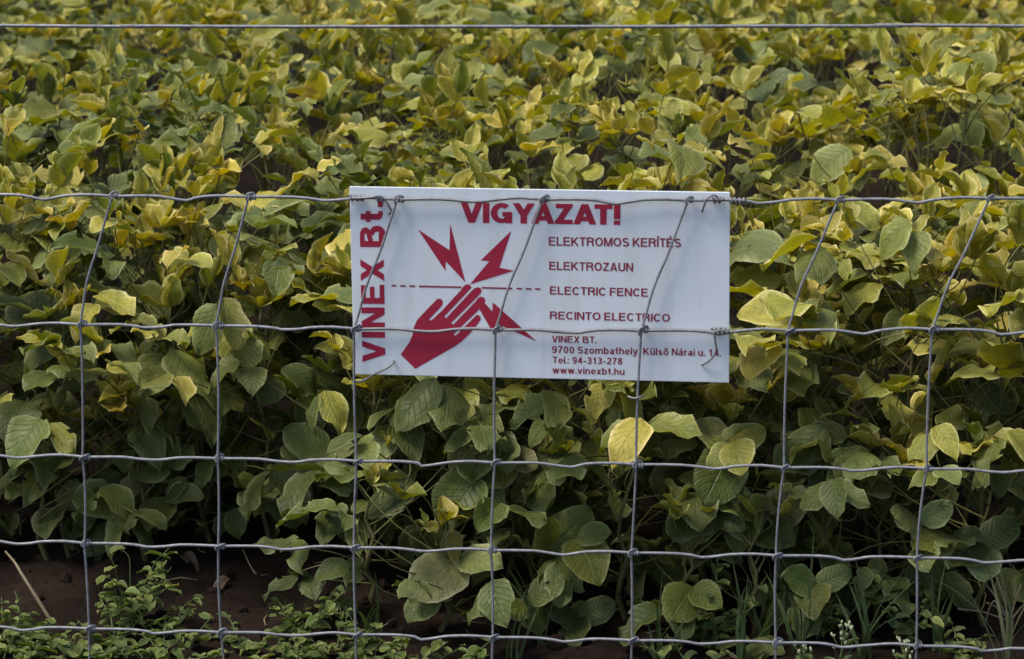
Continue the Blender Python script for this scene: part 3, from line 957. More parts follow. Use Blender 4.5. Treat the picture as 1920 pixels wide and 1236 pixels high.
def plan_plant(jr, height, yel, low, size=1.0, lean=(0, 0)):
    """list of trifoliate leaves; low: leaves start at this share of the height. -> stem points, [(base, tip, [(M3, pos, scale, kind, colour)], young)]"""
    n = 12
    stem = []
    for i in range(7):
        t = i / 6
        stem.append(Vector((lean[0] * t ** 1.5 + .006 * math.sin(i * 2.1 + height * 50), lean[1] * t ** 1.5 + .006 * math.cos(i * 1.7 + height * 31), height * t)))
    def at(t):
        f = t * 6; i = min(int(f), 5)
        return stem[i].lerp(stem[i + 1], f - i)
    leaves = []
    az = jr.uniform(0, 6.28)
    node = max(low, .16)
    nodes = []
    t = .09
    while t < .99:
        nodes.append(t)
        t += jr.uniform(.036, .054)
    for t in nodes:
        az += math.pi + jr.uniform(-.9, .9)
        if t < low:
            continue
        up = t
        plen = (0.04 + (0.12 if t < .5 else .165) * math.sin(min(t, .8) * math.pi * .8)) * jr.uniform(.75, 1.2) * (1 - max(0, t - .75) * 2.1) * size
        el = R(8 + 52 * t + jr.uniform(-18, 18))
        base = at(t)
        tip = base + dirv(az, el) * plen
        ls = size * (0.047 + 0.016 * math.sin(t * math.pi)) * (1 - max(0, t - .72) * 1.35) * jr.choice((jr.uniform(.6, .9), jr.uniform(.8, 1.15), jr.uniform(1.0, 1.32)))
        ax = (tip - base).normalized()
        lf = []
        ybase = jr.uniform(-.1, .1)
        droop_all = (jr.uniform(-.3, .6) + .15) if t < .55 else jr.uniform(-.75, .40)
        for kind, da in (('t', 0), ('l', 1.25), ('r', -1.25)):
            a = az + da * jr.uniform(.8, 1.15) + jr.uniform(-.2, .2)
            e = -droop_all - jr.uniform(0, .35) * (1 if kind == 't' else .8)
            if t > .82:
                e += jr.uniform(.4, 1.1)
            d = dirv(a, max(-1.35, min(1.2, e)))
            p = tip + (ax * .016 * size if kind == 't' else Vector((0, 0, 0)))
            hint = Vector((0, 0, 1)) + dirv(a, 0) * (.6 if e < -.9 else 0)
            lf.append((frame(d, jr.uniform(-.6, .6), hint), p, ls * (1.06 if kind == 't' else .95), 'Y' if t > .86 else 'M', leaf_colour(jr, up, yel + ybase)))
        leaves.append((base, tip, lf))
    # crown of young leaves
    top = at(1.0)
    for q in range(jr.choice((4, 5, 5))):
        a = jr.uniform(0, 6.28); el = R(jr.uniform(35, 80))
        tip = top + dirv(a, el) * jr.uniform(.02, .055) * size
        ls = jr.uniform(.028, .050) * size
        lf = []
        for da in (0, 1.5, -1.5):
            e = jr.uniform(.1, 1.3)
            lf.append((frame(dirv(a + da + jr.uniform(-.3, .3), e), jr.uniform(-.5, .5)), tip, ls * jr.uniform(.85, 1.15), 'Y', leaf_colour(jr, 1.05, yel + .22)))
        leaves.append((top, tip, lf))
    return stem, leaves


def stem_mesh(stem):
    k = len(stem)
    P = [stem[0] + Vector((0, 0, -.03))] + stem
    v, f = tube_geo(P, [.0042] + [.0040 - .0024 * i / (k - 1) for i in range(k)], 6)
    return mesh('soybean_stem', v, f, M_STEM, True)


def petiole_matrix(base, tip):
    d = tip - base
    q = d.to_track_quat('Z', 'Y').to_matrix().to_4x4()
    return Matrix.Translation(base) @ q @ Matrix.Diagonal((.1, .1, d.length, 1)), q


def add_leaf(plant, base, tip, lf, jr):
    d = tip - base
    lo = link('leaf', PET[jr.randrange(6)], plant)
    q = d.to_track_quat('Z', 'Y').to_matrix().to_4x4() @ Matrix.Rotation(jr.uniform(0, 6.28), 4, 'Z')
    sag = d.length
    lo.matrix_local = Matrix.Translation(base) @ q @ Matrix.Diagonal((.058, .058, sag, 1))
    inv = lo.matrix_basis.inverted()
    for m3, p, s, kind, colr in lf:
        src = {'Y': YOUNG, 'M': MATURE, 'F': FLAT}[kind]
        o = link('leaflet', src[jr.randrange(len(src))], lo)
        o.matrix_parent_inverse = inv
        sw = s * jr.uniform(.9, 1.12)
        o.matrix_basis = Matrix.Translation(p) @ m3.to_4x4() @ Matrix.Diagonal((sw, s, s, 1))
        o.color = (*colr, 1)
    return lo


# ------------------------------------------------------------------ the crop: rows parallel to the fence
ORD = ['first', 'second', 'third', 'fourth', 'fifth', 'sixth', 'seventh', 'eighth', 'ninth', 'tenth', 'eleventh', 'twelfth', 'thirteenth', 'fourteenth', 'fifteenth', 'sixteenth', 'seventeenth', 'eighteenth', 'nineteenth', 'twentieth', 'twenty-first', 'twenty-second']
GRP = 'soybean plants in rows behind the fence'


def front_y(x):
    s = 1 / (1 + math.exp((x + 0.17) / 0.04)) * (1 if x > -.36 else .45)
    return 0.36 + 0.27 * s


def half_width(y):
    return 0.5 * 1.1 * (y + 2.58) / 2.57


def yellowness(x, y, jr):
    v = .72 + .8 * float(N1(x * 1.9 + 7, y * 1.9 + 3)) + jr.uniform(-.15, .15)
    return max(.15, min(1.05, v))


CROP = []                 # (row, x, y)
jr = random.Random(5)
NROW = 16
for r in range(NROW):
    dy = r * 0.225
    hw_ = half_width(.5 + dy) + .12
    x = -hw_ + jr.uniform(0, .1)
    while x < hw_:
        fy = front_y(x) * max(0, 1 - r / 5) + .48 * min(1, r / 5)
        CROP.append((r, x, fy + dy + jr.uniform(-.045, .045)))
        x += jr.uniform(.085, .125) if r == 0 else jr.uniform(.10, .15) if r < 4 else jr.uniform(.135, .20)
counts = {}
FRONT = []
for r, x, y in sorted(CROP):
    jp = random.Random(int((x * 1000) + y * 77777))
    i = counts.get(r, 0); counts[r] = i + 1
    yel = yellowness(x, y, jp)
    h = .425 + .085 * jp.uniform(-1, 1) + .05 * float(N2(x * 3, y * 3)) * 2
    if r == 0:
        h = jp.uniform(.24, .40)
    elif r == 1:
        h = jp.uniform(.32, .45)
    word = 'yellowing' if yel > .8 else 'yellow-green' if yel > .6 else 'olive-green' if yel > .42 else 'dark green'
    o = link('soybean_plant', None, loc=(x, y, gz(x, y)), cat='soybean plant', group=GRP,
             label=f'{word} soybean plant in the {ORD[r]} row behind the fence, {ORD[i]} from the left')
    low = .0 if r == 0 else .04 if r == 1 else .25 if r == 2 else .50 if r < 4 else .62 if r < 8 else .70
    stem, leaves = plan_plant(jp, h, yel, low, size=jp.uniform(.92, 1.12) * (1.0 if r < 3 else 1.08), lean=(jp.uniform(-.05, .05), jp.uniform(-.06, .03)))
    link('stem', stem_mesh(stem), o)
    for base, tip, lf in leaves:
        add_leaf(o, base, tip, lf, jp)
    if r == 0:
        FRONT.append((o, stem))

# short plants at the very edge
k = 0
x = -.17
jr = random.Random(71)
while x < .66:
    y = jr.uniform(.17, .31)
    jp = random.Random(7000 + k)
    o = link('soybean_plant', None, loc=(x, y, gz(x, y)), cat='soybean plant', group=GRP, label=f'short green soybean plant at the very edge of the crop, {ORD[k]} from the left')
    stem, leaves = plan_plant(jp, jp.uniform(.09, .20), .30, .0, size=jp.uniform(.75, 1.0))
    link('stem', stem_mesh(stem), o)
    for base, tip, lf in leaves[::2] if len(leaves) > 12 else leaves:
        add_leaf(o, base, tip, lf, jp)
    FRONT.append((o, stem))
    k += 1
    x += jr.uniform(.07, .105)

# and a few further back at the left end
for k, (x, y) in enumerate([(-.60, .40), (-.53, .46), (-.47, .42), (-.40, .48), (-.33, .55)]):
    jp = random.Random(7100 + k)
    o = link('soybean_plant', None, loc=(x, y, gz(x, y)), cat='soybean plant', group=GRP, label=f'low soybean plant above the bare soil at lower left, {ORD[k]} from the left')
    stem, leaves = plan_plant(jp, jp.uniform(.13, .22), .45, .0, size=jp.uniform(.8, 1.0))
    link('stem', stem_mesh(stem), o)
    for base, tip, lf in leaves[::2] if len(leaves) > 12 else leaves:
        add_leaf(o, base, tip, lf, jp)
    FRONT.append((o, stem))

# plants whose bright yellow tops stand out at the edge of the crop
for k, (u, v, y, yel, lab) in enumerate([
        (92, 425, .72, 1.0, 'yellow-topped soybean plant left of the first stay, just below the top mesh wire'),
        (105, 585, .60, 1.0, 'small bright yellow soybean top crossed by the second mesh wire beside the first stay'),
        (330, 330, .85, 1.1, 'lemon yellow soybean top between the first and second stay at the top mesh wire'),
        (310, 440, .70, .9, 'broad yellow-green soybean top between the first two slanting stays'),
        (490, 570, .62, 1.0, 'yellow soybean top with long stalks right of the second stay'),
        (260, 745, .56, .85, 'short olive-yellow soybean plant midway between first and second stay'),
        (960, 725, .50, .95, 'yellow soybean top emerging under the lower edge of the sign'),
        (700, 715, .55, 1.0, 'yellow soybean top under the lower left sign corner'),
        (1330, 790, .48, .85, 'pale yellow soybean top right of the fifth stay below the sign'),
        (1425, 510, .62, 1.2, 'withered orange-yellow soybean top right beside the sign edge'),
        (1490, 415, .72, .8, 'pale green soybean top right of the sign below the top mesh wire'),
        (1715, 500, .64, 1.1, 'pointed golden soybean top left of the rightmost slanting stay'),
        (1640, 660, .56, .9, 'yellow-green soybean top between the two rightmost stays under the second mesh wire'),
        (1830, 690, .52, .95, 'pale yellow soybean top right of the rightmost stay'),
        (1660, 850, .42, .9, 'short bright green-yellow soybean plant between the two rightmost stays')]):
    tp = on_depth(u, v, y - .17)
    jp = random.Random(600 + k)
    z0 = gz(tp.x, tp.y)
    o = link('soybean_plant', None, loc=(tp.x, tp.y, z0), cat='soybean plant', group=GRP, label=lab)
    stem, leaves = plan_plant(jp, tp.z - z0 - .03, yel, .45, size=1.0)
    link('stem', stem_mesh(stem), o)
    for base, tip, lf in leaves:
        add_leaf(o, base, tip, lf, jp)

# the rest of the field beside and beyond: one mass that nobody could count
LV = [leaf_shape(400 + i, width=.75, tip=.7, fold=.2, droop=.5, wave=.05, na=5, nc=2) for i in range(6)]
LVa = [(np.array(v), np.array(f), np.array(u)) for v, f, u in LV]
allv, allf, alluv, allc, nv = [], [], [], [], 0
jr = random.Random(9)
spots = []
y = .5
while y < 9.0:
    hw_ = half_width(y) + .12
    lim = max(2.9, hw_ + .9) if y < 4.1 else 4.6
    x = -lim
    while x < lim:
        inside = abs(x) < hw_ + .02 and y < .50 + .225 * (NROW - 1) + .1
        if not inside:
            spots.append((x, y + jr.uniform(-.05, .05)))
        x += jr.uniform(.14, .21)
    y += .225
for x, y in spots:
    jp = random.Random(int(x * 991 + y * 50021))
    yel = yellowness(x, y, jp)
    stem, leaves = plan_plant(jp, .43 + .07 * jp.uniform(-1, 1), yel, .5 if y > 1.2 else .2, size=jp.uniform(.92, 1.12))
    org = np.array((x, y, gz(x, y)))
    for base, tip, lf in leaves:
        for m3, p, s, kind, colr in lf:
            v, f, u = LVa[jp.randrange(6)]
            vv = (v * s) @ np.array(m3).T + np.array(p) + org
            allv.append(vv); allf.append(f + nv); alluv.append(u[f].reshape(-1, 2)); nv += len(v)
            allc.append(np.tile(np.array((*colr, jp.random())), (f.size, 1)))
me = np_mesh('soybean_field', np.concatenate(allv), np.concatenate(allf), M_LEAF_FAR)
ul = me.uv_layers.new(name='UVMap'); ul.data.foreach_set('uv', np.concatenate(alluv).astype(np.float32).ravel())
ca = me.attributes.new('leafcol', 'FLOAT_COLOR', 'CORNER'); ca.data.foreach_set('color', np.concatenate(allc).astype(np.float32).ravel())
link('soybean_field', me, label='rest of the yellowing soybean crop stretching away beyond the counted rows', cat='crop', kind='stuff')

# ------------------------------------------------------------------ leaves at the edge of the crop, where the photograph shows them
KEY = {'D': C_DARK, 'G': C_GREEN, 'P': C_PALE, 'O': C_OLIVE, 'Y': C_YEL, 'L': (0.155, 0.180, 0.058)}
EDGE = [  # base pixel, distance behind the fence, [(tip pixel, how far the tip comes forward, colour)]
    ((893, 893), .36, [((832, 986), .05, 'G'), ((938, 975), .03, 'D'), ((862, 872), .02, 'P')]),
    ((862, 1044), .30, [((776, 1108), .05, 'L'), ((938, 1052), .04, 'L'), ((845, 1000), .02, 'P')]),
    ((818, 1112), .30, [((771, 1164), .03, 'L'), ((775, 1118), .03, 'P'), ((845, 1120), .02, 'P')]),
    ((960, 845), .40, [((1004, 872), .03, 'P'), ((905, 905), .05, 'O'), ((880, 800), .02, 'O')]),
    ((1012, 866), .40, [((1060, 828), .0, 'G'), ((1045, 900), .05, 'D')]),
    ((1027, 1030), .32, [((1098, 953), .0, 'O'), ((1030, 975), .02, 'O')]),
    ((1082, 1008), .30, [((1127, 1082), .05, 'O'), ((1140, 1000), .02, 'G')]),
    ((992, 1130), .26, [((938, 1147), .04, 'O'), ((1056, 1083), .0, 'G')]),
    ((1086, 1158), .28, [((1150, 1130), .0, 'G'), ((1035, 1150), .03, 'D'), ((1080, 1205), .05, 'D')]),
    ((1372, 832), .36, [((1322, 936), .05, 'G'), ((1300, 800), .0, 'L'), ((1430, 800), .0, 'Y')]),
    ((1335, 948), .34, [((1391, 912), .0, 'L'), ((1268, 1004), .05, 'D'), ((1390, 985), .04, 'D')]),
    ((1432, 983), .34, [((1506, 912), .0, 'P'), ((1480, 1010), .05, 'D')]),
    ((1522, 792), .42, [((1588, 832), .04, 'P'), ((1490, 850), .05, 'D')]),
    ((1608, 893), .34, [((1545, 853), .0, 'P'), ((1670, 915), .04, 'P'), ((1600, 935), .05, 'G')]),
    ((1728, 982), .30, [((1778, 940), .0, 'L'), ((1688, 975), .04, 'P')]),
    ((1786, 1008), .30, [((1728, 1022), .04, 'O'), ((1835, 1000), .02, 'D')]),
    ((1838, 1012), .30, [((1858, 1078), .05, 'L'), ((1790, 1060), .05, 'D'), ((1905, 975), .0, 'D')]),
    ((1530, 1098), .26, [((1588, 1062), .0, 'G'), ((1525, 1147), .05, 'G'), ((1472, 1085), .02, 'G')]),
    ((112, 952), .50, [((80, 996), .05, 'P'), ((140, 900), .0, 'P')]),
    ((226, 932), .48, [((143, 932), .04, 'L'), ((192, 888), .0, 'D'), ((262, 895), .0, 'P')]),
    ((312, 932), .48, [((374, 924), .02, 'P'), ((285, 988), .05, 'G'), ((345, 895), .0, 'G')]),
    ((502, 920), .50, [((455, 902), .03, 'O'), ((546, 893), .02, 'L'), ((467, 947), .05, 'L')]),
    ((315, 872), .50, [((358, 832), .0, 'L'), ((252, 893), .04, 'P'), ((270, 800), .0, 'P')]),
    ((618, 850), .48, [((538, 802), .0, 'P'), ((660, 835), .02, 'L'), ((598, 892), .04, 'L')]),
    ((690, 940), .40, [((665, 960), .02, 'O'), ((765, 930), .04, 'D')]),
    ((1300, 1100), .26, [((1270, 1160), .05, 'O'), ((1350, 1130), .03, 'O')]),
    ((1650, 1090), .30, [((1635, 1050), .0, 'G'), ((1690, 1100), .04, 'D'), ((1645, 1120), .05, 'D')]),
]
je = random.Random(31)
for (bu, bv), yb, tips in EDGE:
    yb = yb - .13 if bu > 660 else yb - .08
    bp_ = on_depth(bu, bv, yb)
    pl, st = min(FRONT, key=lambda q: abs(q[0].location.x - bp_.x) + .6 * abs(q[0].location.y - bp_.y))
    o3 = pl.location
    zs = max(.02, min(st[-1].z * .9, bp_.z - o3.z - .05))
    k = min(5, int(zs / st[-1].z * 6))
    base = st[k].lerp(st[k + 1], zs / st[-1].z * 6 - k)
    lf = []
    for (tu, tv), fwd, ck in tips:
        tp = on_depth(tu, tv, yb - fwd)
        d = tp - bp_
        hint = Vector((je.uniform(-.3, .3), -.75, .8))
        c = tuple(min(1, q * je.uniform(.9, 1.1)) for q in KEY[ck])
        lf.append((frame(d, je.uniform(-.25, .25), hint), bp_ - o3, d.length * 1.06, 'F', c))
    add_leaf(pl, base, bp_ - o3, lf, je)

# ------------------------------------------------------------------ weeds, grass and dead stalks along the foot of the fence
SMALL = [leaf_mesh('weed_leaf', 700 + i, M_WEED, width=J.uniform(.55, .8), tip=J.uniform(.5, .9), fold=J.uniform(.1, .4), droop=J.uniform(.1, .9), wave=J.uniform(.06, .14), na=6, nc=4) for i in range(6)]


def stem_path(base, az, lenm, rise, jr, n=5):
    P = [base.copy()]
    p = base.copy()
    el = R(rise)
    for i in range(n):
        p = p + dirv(az + jr.uniform(-.25, .25), el + jr.uniform(-.2, .2)) * lenm / n
        p.z = max(p.z, .004)
        el -= jr.uniform(.0, .2)
        P.append(p.copy())
    return P


def weed(px, py, label, n=6, length=.08, leaf=.015, col=(0.085, 0.150, 0.035), rise=(25, 80), seed=1, group='low weeds along the foot of the fence'):
    jr = random.Random(seed * 13 + px)
    b0 = on_ground(px, py)
    b0.z = gz(b0.x, b0.y)
    root = link('weed_plant', None, loc=b0, label=label, cat='weed', group=group)
    for k in range(n):
        P = stem_path(Vector((jr.uniform(-.012, .012), jr.uniform(-.012, .012), -.003)), jr.uniform(0, 6.28), length * jr.uniform(.6, 1.15), jr.uniform(*rise), jr)
        v_, f_ = tube_geo(P, [.0011, .001, .0009, .0008, .0007, .0006], 4, cap=False)
        st = link('stem', mesh('weed_stem', v_, f_, M_WEEDSTEM, True), root)
        q = 0.25
        while q < 1.0:
            i = min(int(q * 5), 4)
            p = P[i].lerp(P[i + 1], q * 5 - i)
            for sgn in (0, 1):
                a = jr.uniform(0, 6.28)
                o = link('leaf', SMALL[jr.randrange(6)], st)
                sc = leaf * jr.choice((jr.uniform(.4, .8), jr.uniform(.7, 1.2), jr.uniform(1.0, 1.6))) * (1.1 - .4 * q)
                o.matrix_local = Matrix.Translation(p) @ frame(dirv(a, jr.uniform(-.3, .6)), jr.uniform(-.4, .4)).to_4x4() @ Matrix.Scale(sc, 4)
                vv = jr.uniform(.7, 1.3)
                cc = mixc(col, (.20, .22, .05), jr.random() ** 2 * .7)
                o.color = (*[c * vv for c in cc], 1)
            q += jr.uniform(.12, .22)
    return root


WEEDS = [
    (245, 1176, 'tall bushy clump of bright green weed standing on bare soil in front of dark gap', 11, .105, .019, (55, 88)),
    (305, 1198, 'smaller bright green weed close beside the tall bushy weed clump', 6, .06, .016, (20, 70)),
    (25, 1225, 'low green weed in the lower left corner of the view', 8, .065, .016, (10, 60)),
    (95, 1232, 'low green weed sprawling between left corner and the first fence stay', 8, .07, .016, (10, 60)),
    (170, 1238, 'low spreading weed at the foot of the leftmost stay in view', 8, .07, .017, (10, 65)),
    (60, 1205, 'fine-leaved weed behind the low weeds in the lower left corner', 6, .06, .015, (30, 75)),
    (215, 1225, 'dense weed right of the leftmost stay, below the tall bushy clump', 9, .07, .017, (20, 70)),
    (330, 1240, 'dense low weed midway between first and second stay', 8, .07, .017, (15, 65)),
    (640, 1225, 'pale weed just left of the third stay', 6, .06, .016, (25, 70)),
    (420, 1262, 'low weed at the foot of the second fence stay', 6, .06, .015, (10, 60)),
    (470, 1215, 'thin weed just right of the second fence stay', 5, .055, .014, (20, 60)),
    (565, 1195, 'feathery yellow-green weed midway between second and third stay', 9, .085, .015, (40, 80)),
    (600, 1240, 'low weed below the feathery one between second and third stay', 7, .07, .016, (10, 60)),
    (545, 1258, 'small weed at bottom edge between second and third stay', 6, .06, .015, (10, 60)),
    (700, 1245, 'bright green weed just right of the third stay at the bottom edge', 8, .07, .016, (20, 70)),
    (770, 1250, 'low weed midway between third and fourth stay at the bottom edge', 7, .065, .016, (15, 60)),
    (860, 1262, 'sparse low weed left of the fourth stay', 5, .06, .015, (15, 60)),
    (1330, 1205, 'leafy green weed between the fifth and sixth stay', 8, .10, .022, (45, 85)),
    (1290, 1250, 'low weed at bottom edge right of the fifth stay', 6, .07, .018, (20, 65)),
    (1560, 1190, 'thin dark green weed in shade behind the white-budded plant', 4, .09, .02, (50, 85)),
    (1700, 1200, 'thin upright weed in shade just left of the rightmost stay', 4, .08, .018, (50, 85)),
    (1800, 1240, 'shaded low weed right of the rightmost stay', 5, .07, .018, (20, 70)),
]
for k, (px, py, lab, n, ln, lfz, rs) in enumerate(WEEDS):
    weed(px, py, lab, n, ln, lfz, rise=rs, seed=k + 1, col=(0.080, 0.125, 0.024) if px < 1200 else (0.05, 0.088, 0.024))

# plants in white bud
bm = bmesh.new(); bmesh.ops.create_uvsphere(bm, u_segments=7, v_segments=5, radius=1)
bv_ = [Vector((v.co.x * .5, v.co.y * .5, v.co.z + 1)) for v in bm.verts]; bf_ = [tuple(v.index for v in f.verts) for f in bm.faces]; bm.free()
BUD = mesh('flower_bud', bv_, bf_, M_BUD, True)


def budded(px, py, top, label, nb=10, seed=0):
    jr = random.Random(900 + seed)
    tp = on_fence(px, top, .05)
    b0 = Vector((tp.x + jr.uniform(-.01, .01), tp.y, 0)); b0.z = gz(b0.x, b0.y)
    root = link('flowering_weed', None, loc=b0, label=label, cat='weed', group='white budded weeds at the fence')
    H = tp.z - b0.z
    P = [Vector((.003 * math.sin(i * 1.3 + seed), 0, -.003 + H * .93 * i / 6)) for i in range(7)]
    v_, f_ = tube_geo(P, [.0016 - .0001 * i for i in range(7)], 5)
    st = link('stem', mesh('flower_stem', v_, f_, M_WEEDSTEM, True), root)
    for k in range(nb):
        t = 1 - .55 * (k / nb) ** 1.2
        a = k * 2.4 + jr.uniform(-.4, .4)
        i = min(int(t * 6), 5)
        p = P[i].lerp(P[i + 1], t * 6 - i)
        e = p + dirv(a, R(jr.uniform(40, 75))) * (.006 + .02 * (1 - t) + .008 * jr.random())
        v_, f_ = tube_geo([p, p.lerp(e, .5) + Vector((0, 0, -.0008)), e], [.0006, .0005, .0005], 4)
        tw = link('twig', mesh('flower_twig', v_, f_, M_WEEDSTEM, True), root)
        for q in range(jr.choice((1, 2, 2))):
            o = link('bud', BUD, tw)
            o.matrix_local = Matrix.Translation(e) @ Euler((jr.uniform(-.5, .5), jr.uniform(-.5, .5), 0)).to_matrix().to_4x4() @ Matrix.Scale(jr.uniform(.0020, .0031), 4)
    for k in range(9):
        t = jr.uniform(.1, .8); i = min(int(t * 6), 5)
        p = P[i].lerp(P[i + 1], t * 6 - i)
        o = link('leaf', SMALL[jr.randrange(6)], root)
        o.matrix_local = Matrix.Translation(p) @ frame(dirv(jr.uniform(0, 6.28), jr.uniform(0, .8)), 0).to_4x4() @ Matrix.Diagonal((.012, .022, .016, 1))
        o.color = (.09, .14, .04, 1)


budded(1583, 1236, 1172, 'tallest white-budded weed, its buds rising above the lowest wire', 14, 1)
budded(1678, 1236, 1207, 'white-budded weed just left of the rightmost stay, touching the lowest wire', 11, 2)
budded(1519, 1236, 1216, 'shortest white-budded weed, buds only peeping over the bottom edge', 8, 3)

# grass
def blade_mesh(seed):
    jr = random.Random(seed)
    V, F = [], []
    n = 7
    bend = jr.uniform(.4, 1.2)
    for i in range(n + 1):
        t = i / n
        wd = .5 * (1 - t ** 2.2) * (.6 + .4 * min(1, t * 5)) + .02
        y, z = math.sin(bend * t) / bend * t, 0
        zz = math.sin(bend * t) / bend; yy = (1 - math.cos(bend * t)) / bend
        V += [(-wd, yy, zz), (0, yy + .06 * (1 - t) / 8, zz), (wd, yy, zz)]
    for i in range(n):
        a = i * 3
        F += [(a, a + 1, a + 4, a + 3), (a + 1, a + 2, a + 5, a + 4)]
    me = mesh('grass_blade', V, F, M_WEED, True)
    ul = me.uv_layers.new(name='UVMap')
    for lp in me.loops:
        vi = lp.vertex_index
        ul.data[lp.index].uv = ((vi % 3) - 1, (vi // 3) / n)
    return me


BLADES = [blade_mesh(k) for k in range(5)]


def tuft(px, py, label, n=7, length=.13, seed=0, col=(.05, .085, .024)):
    jr = random.Random(1200 + seed)
    b0 = on_ground(px, py); b0.z = gz(b0.x, b0.y)
    root = link('grass_tuft', None, loc=b0, label=label, cat='grass', group='grass tufts along the fence')
    for k in range(n):
        o = link('blade', BLADES[jr.randrange(5)], root)
        ln = length * jr.uniform(.55, 1.1); wd = jr.uniform(.003, .006)
        o.matrix_local = Matrix.Translation((jr.uniform(-.008, .008), jr.uniform(-.008, .008), -.002)) @ Euler((jr.uniform(-.35, .25), jr.uniform(-.3, .3), jr.uniform(0, 6.28)), 'ZXY').to_matrix().to_4x4() @ Matrix.Diagonal((wd, ln, ln, 1))
        v = jr.uniform(.7, 1.3)
        o.color = (*[c * v for c in col], 1)


tuft(1432, 1205, 'narrow green grass tuft just left of the sixth stay', 8, .14, 1)
tuft(1500, 1215, 'green grass tuft between the sixth stay and the tallest white-budded weed', 7, .14, 2)
tuft(1390, 1240, 'grass tuft with arching blades at the bottom edge between fifth and sixth stay', 8, .13, 3)
tuft(690, 1215, 'small grass tuft just right of the third stay', 6, .10, 4)
tuft(1020, 1215, 'dark grass tuft right of the fourth stay', 6, .12, 5)
tuft(1240, 1240, 'dark thin grass tuft just right of the fifth stay at the bottom edge', 9, .12, 7)
tuft(1620, 1235, 'thin grass tuft between the two taller white-budded weeds', 8, .13, 8)
tuft(1760, 1225, 'shaded grass tuft just right of the rightmost stay', 8, .13, 9)
tuft(960, 1245, 'short grass tuft at the bottom edge just right of the fourth stay', 7, .09, 10)
tuft(1880, 1260, 'dull green grass tuft in the lower right corner', 9, .16, 6, (.09, .11, .05))


def stalk(label, pts, rad=.0012, mat=None, name='dry_stalk', cat='stalk', grp='dead stalks and runners'):
    """pts: (u, v, depth behind fence)"""
    W_ = [on_depth(*p) for p in pts]
    base = W_[0].copy()
    foot = Vector((base.x, base.y, gz(base.x, base.y) - .002))
    W_ = [foot] + W_ if base.z - foot.z > .012 else W_
    P = smoothline([q - foot for q in W_], 5)
    n = len(P)
    v_, f_ = tube_geo(P, [rad * (1 - .5 * i / n) for i in range(n)], 5)
    return link(name, mesh(name, v_, f_, mat or M_DRY, True), loc=foot, label=label, cat=cat, group=grp)


stalk('thick pale dry stalk leaning at the left edge beside the lower wires', [(98, 1168, .22), (62, 1110, .23), (40, 1075, .24), (28, 1055, .25), (10, 1034, .26)], .0026)
stalk('thin pale runner curving down the bare soil right of the second stay', [(502, 1130, .33), (488, 1090, .36), (470, 1062, .38), (455, 1030, .40)], .0010)
stalk('thin dry runner arching over the soil left of the third stay', [(530, 1110, .34), (560, 1075, .35), (600, 1060, .34), (640, 1052, .33)], .0010)
stalk('thin green runner drooping over the tall bushy weed clump', [(244, 1085, .27), (243, 1050, .28), (234, 1035, .29), (215, 1028, .30)], .0010, M_WEEDSTEM)
stalk('pale thin stalk leaning right of the sixth stay', [(1522, 1040, .33), (1545, 1000, .33), (1560, 968, .33)], .0011)
# finger grass in seed
jr = random.Random(4)
c0 = on_depth(1893, 1166, .20)
f0 = Vector((c0.x - .03, c0.y, 0)); f0.z = gz(f0.x, f0.y)
fg = link('finger_grass', None, loc=f0, label='pale finger grass seed head with spreading spikes in the lower right corner', cat='grass', group='grass tufts along the fence')
v_, f_ = tube_geo(smoothline([Vector((0, 0, -.002)), Vector((.01, 0, .03)), c0 - f0], 5), .0011, 5)
link('stem', mesh('finger_grass_stem', v_, f_, M_DRY, True), fg)
for (u, v, dy) in [(1795, 1142, -.02), (1842, 1088, .0), (1868, 1082, .01), (1850, 1130, -.02), (1915, 1095, .01), (1940, 1120, 0), (1935, 1200, -.02)]:
    e = on_depth(u, v, .20 + dy)
    mid = c0.lerp(e, .5) + Vector((0, 0, .004))
    P = smoothline([c0 - f0, mid - f0, e - f0], 8)
    v_, f_ = tube_geo(P, [.0006 + .0008 * (1 if i % 2 else .5) for i in range(len(P))], 5)
    link('spike', mesh('finger_grass_spike', v_, f_, M_DRY, True), fg)

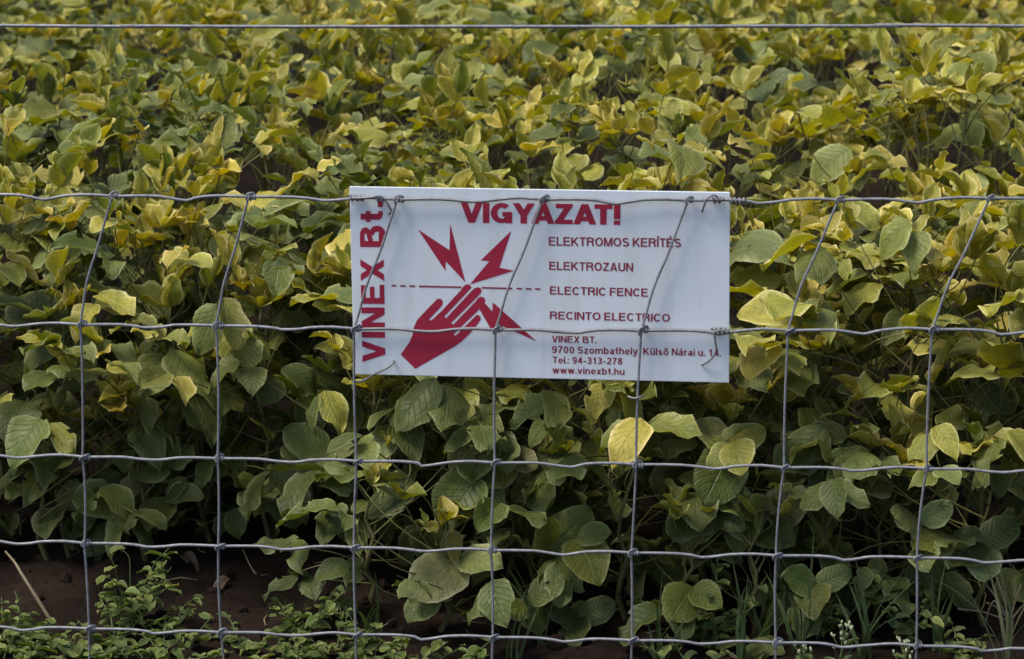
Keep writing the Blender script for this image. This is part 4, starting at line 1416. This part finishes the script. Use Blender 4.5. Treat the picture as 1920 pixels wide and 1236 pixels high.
# dead leaves hanging or lying low among the stems
DEAD = leaf_mesh('dead_leaf', 990, M_WEED, width=.55, tip=.9, fold=.7, droop=1.4, wave=.2)
jr = random.Random(61)
for k, (u, v, y, lab) in enumerate([(1745, 1135, .22, 'curled brown dead leaf lying low right of the rightmost stay'),
                                    (1720, 808, .33, 'small pale shrivelled leaf fallen just left of the rightmost stay'),
                                    (430, 1100, .36, 'brown dead leaf lying on the soil right of the second stay'),
                                    (600, 1075, .38, 'dull brown dead leaf on the bare soil left of the third stay'),
                                    (340, 1060, .42, 'dark shrivelled leaf on the soil midway between the first two stays'),
                                    (1215, 1190, .20, 'crumpled brown leaf on the ground just right of the fifth stay')]):
    if v > 1000:
        p = on_ground(u, v); p.z = gz(p.x, p.y) + .006
    else:
        p = on_depth(u, v, y)
    o = link('dead_leaf', DEAD, label=lab, cat='leaf', group='dead leaves low in the crop')
    o.matrix_world = Matrix.Translation(p) @ Euler((jr.uniform(-.3, .3), jr.uniform(-.3, .3), jr.uniform(0, 6.28))).to_matrix().to_4x4() @ Matrix.Scale(.04 if v > 1000 else .032, 4)
    c = (.12, .08, .045) if v > 1000 else (.30, .25, .12)
    o.color = (*c, 1)

# fallen straw and leaf litter on the soil, uncountable
cv, cf = [], []
jr = random.Random(8)
for i in range(200):
    x = jr.uniform(-1.2, 1.2); y = jr.uniform(.05, 1.0)
    a = jr.uniform(0, 6.28); ln = jr.uniform(.008, .05)
    p = Vector((x, y, 0)); q = p + Vector((math.cos(a), math.sin(a), 0)) * ln
    mdp = p.lerp(q, .5) + Vector((jr.uniform(-.004, .004), jr.uniform(-.004, .004), 0))
    P = [Vector((k.x, k.y, gz(k.x, k.y) + .002 + jr.uniform(0, .004))) for k in (p, mdp, q)]
    v_, f_ = tube_geo(P, jr.uniform(.0004, .0010), 4)
    o = len(cv); cv += v_; cf += [tuple(k + o for k in f) for f in f_]
link('straw_litter', mesh('straw_litter', cv, cf, M_DRY, True), label='bits of dry straw scattered on the soil', cat='straw', kind='stuff')
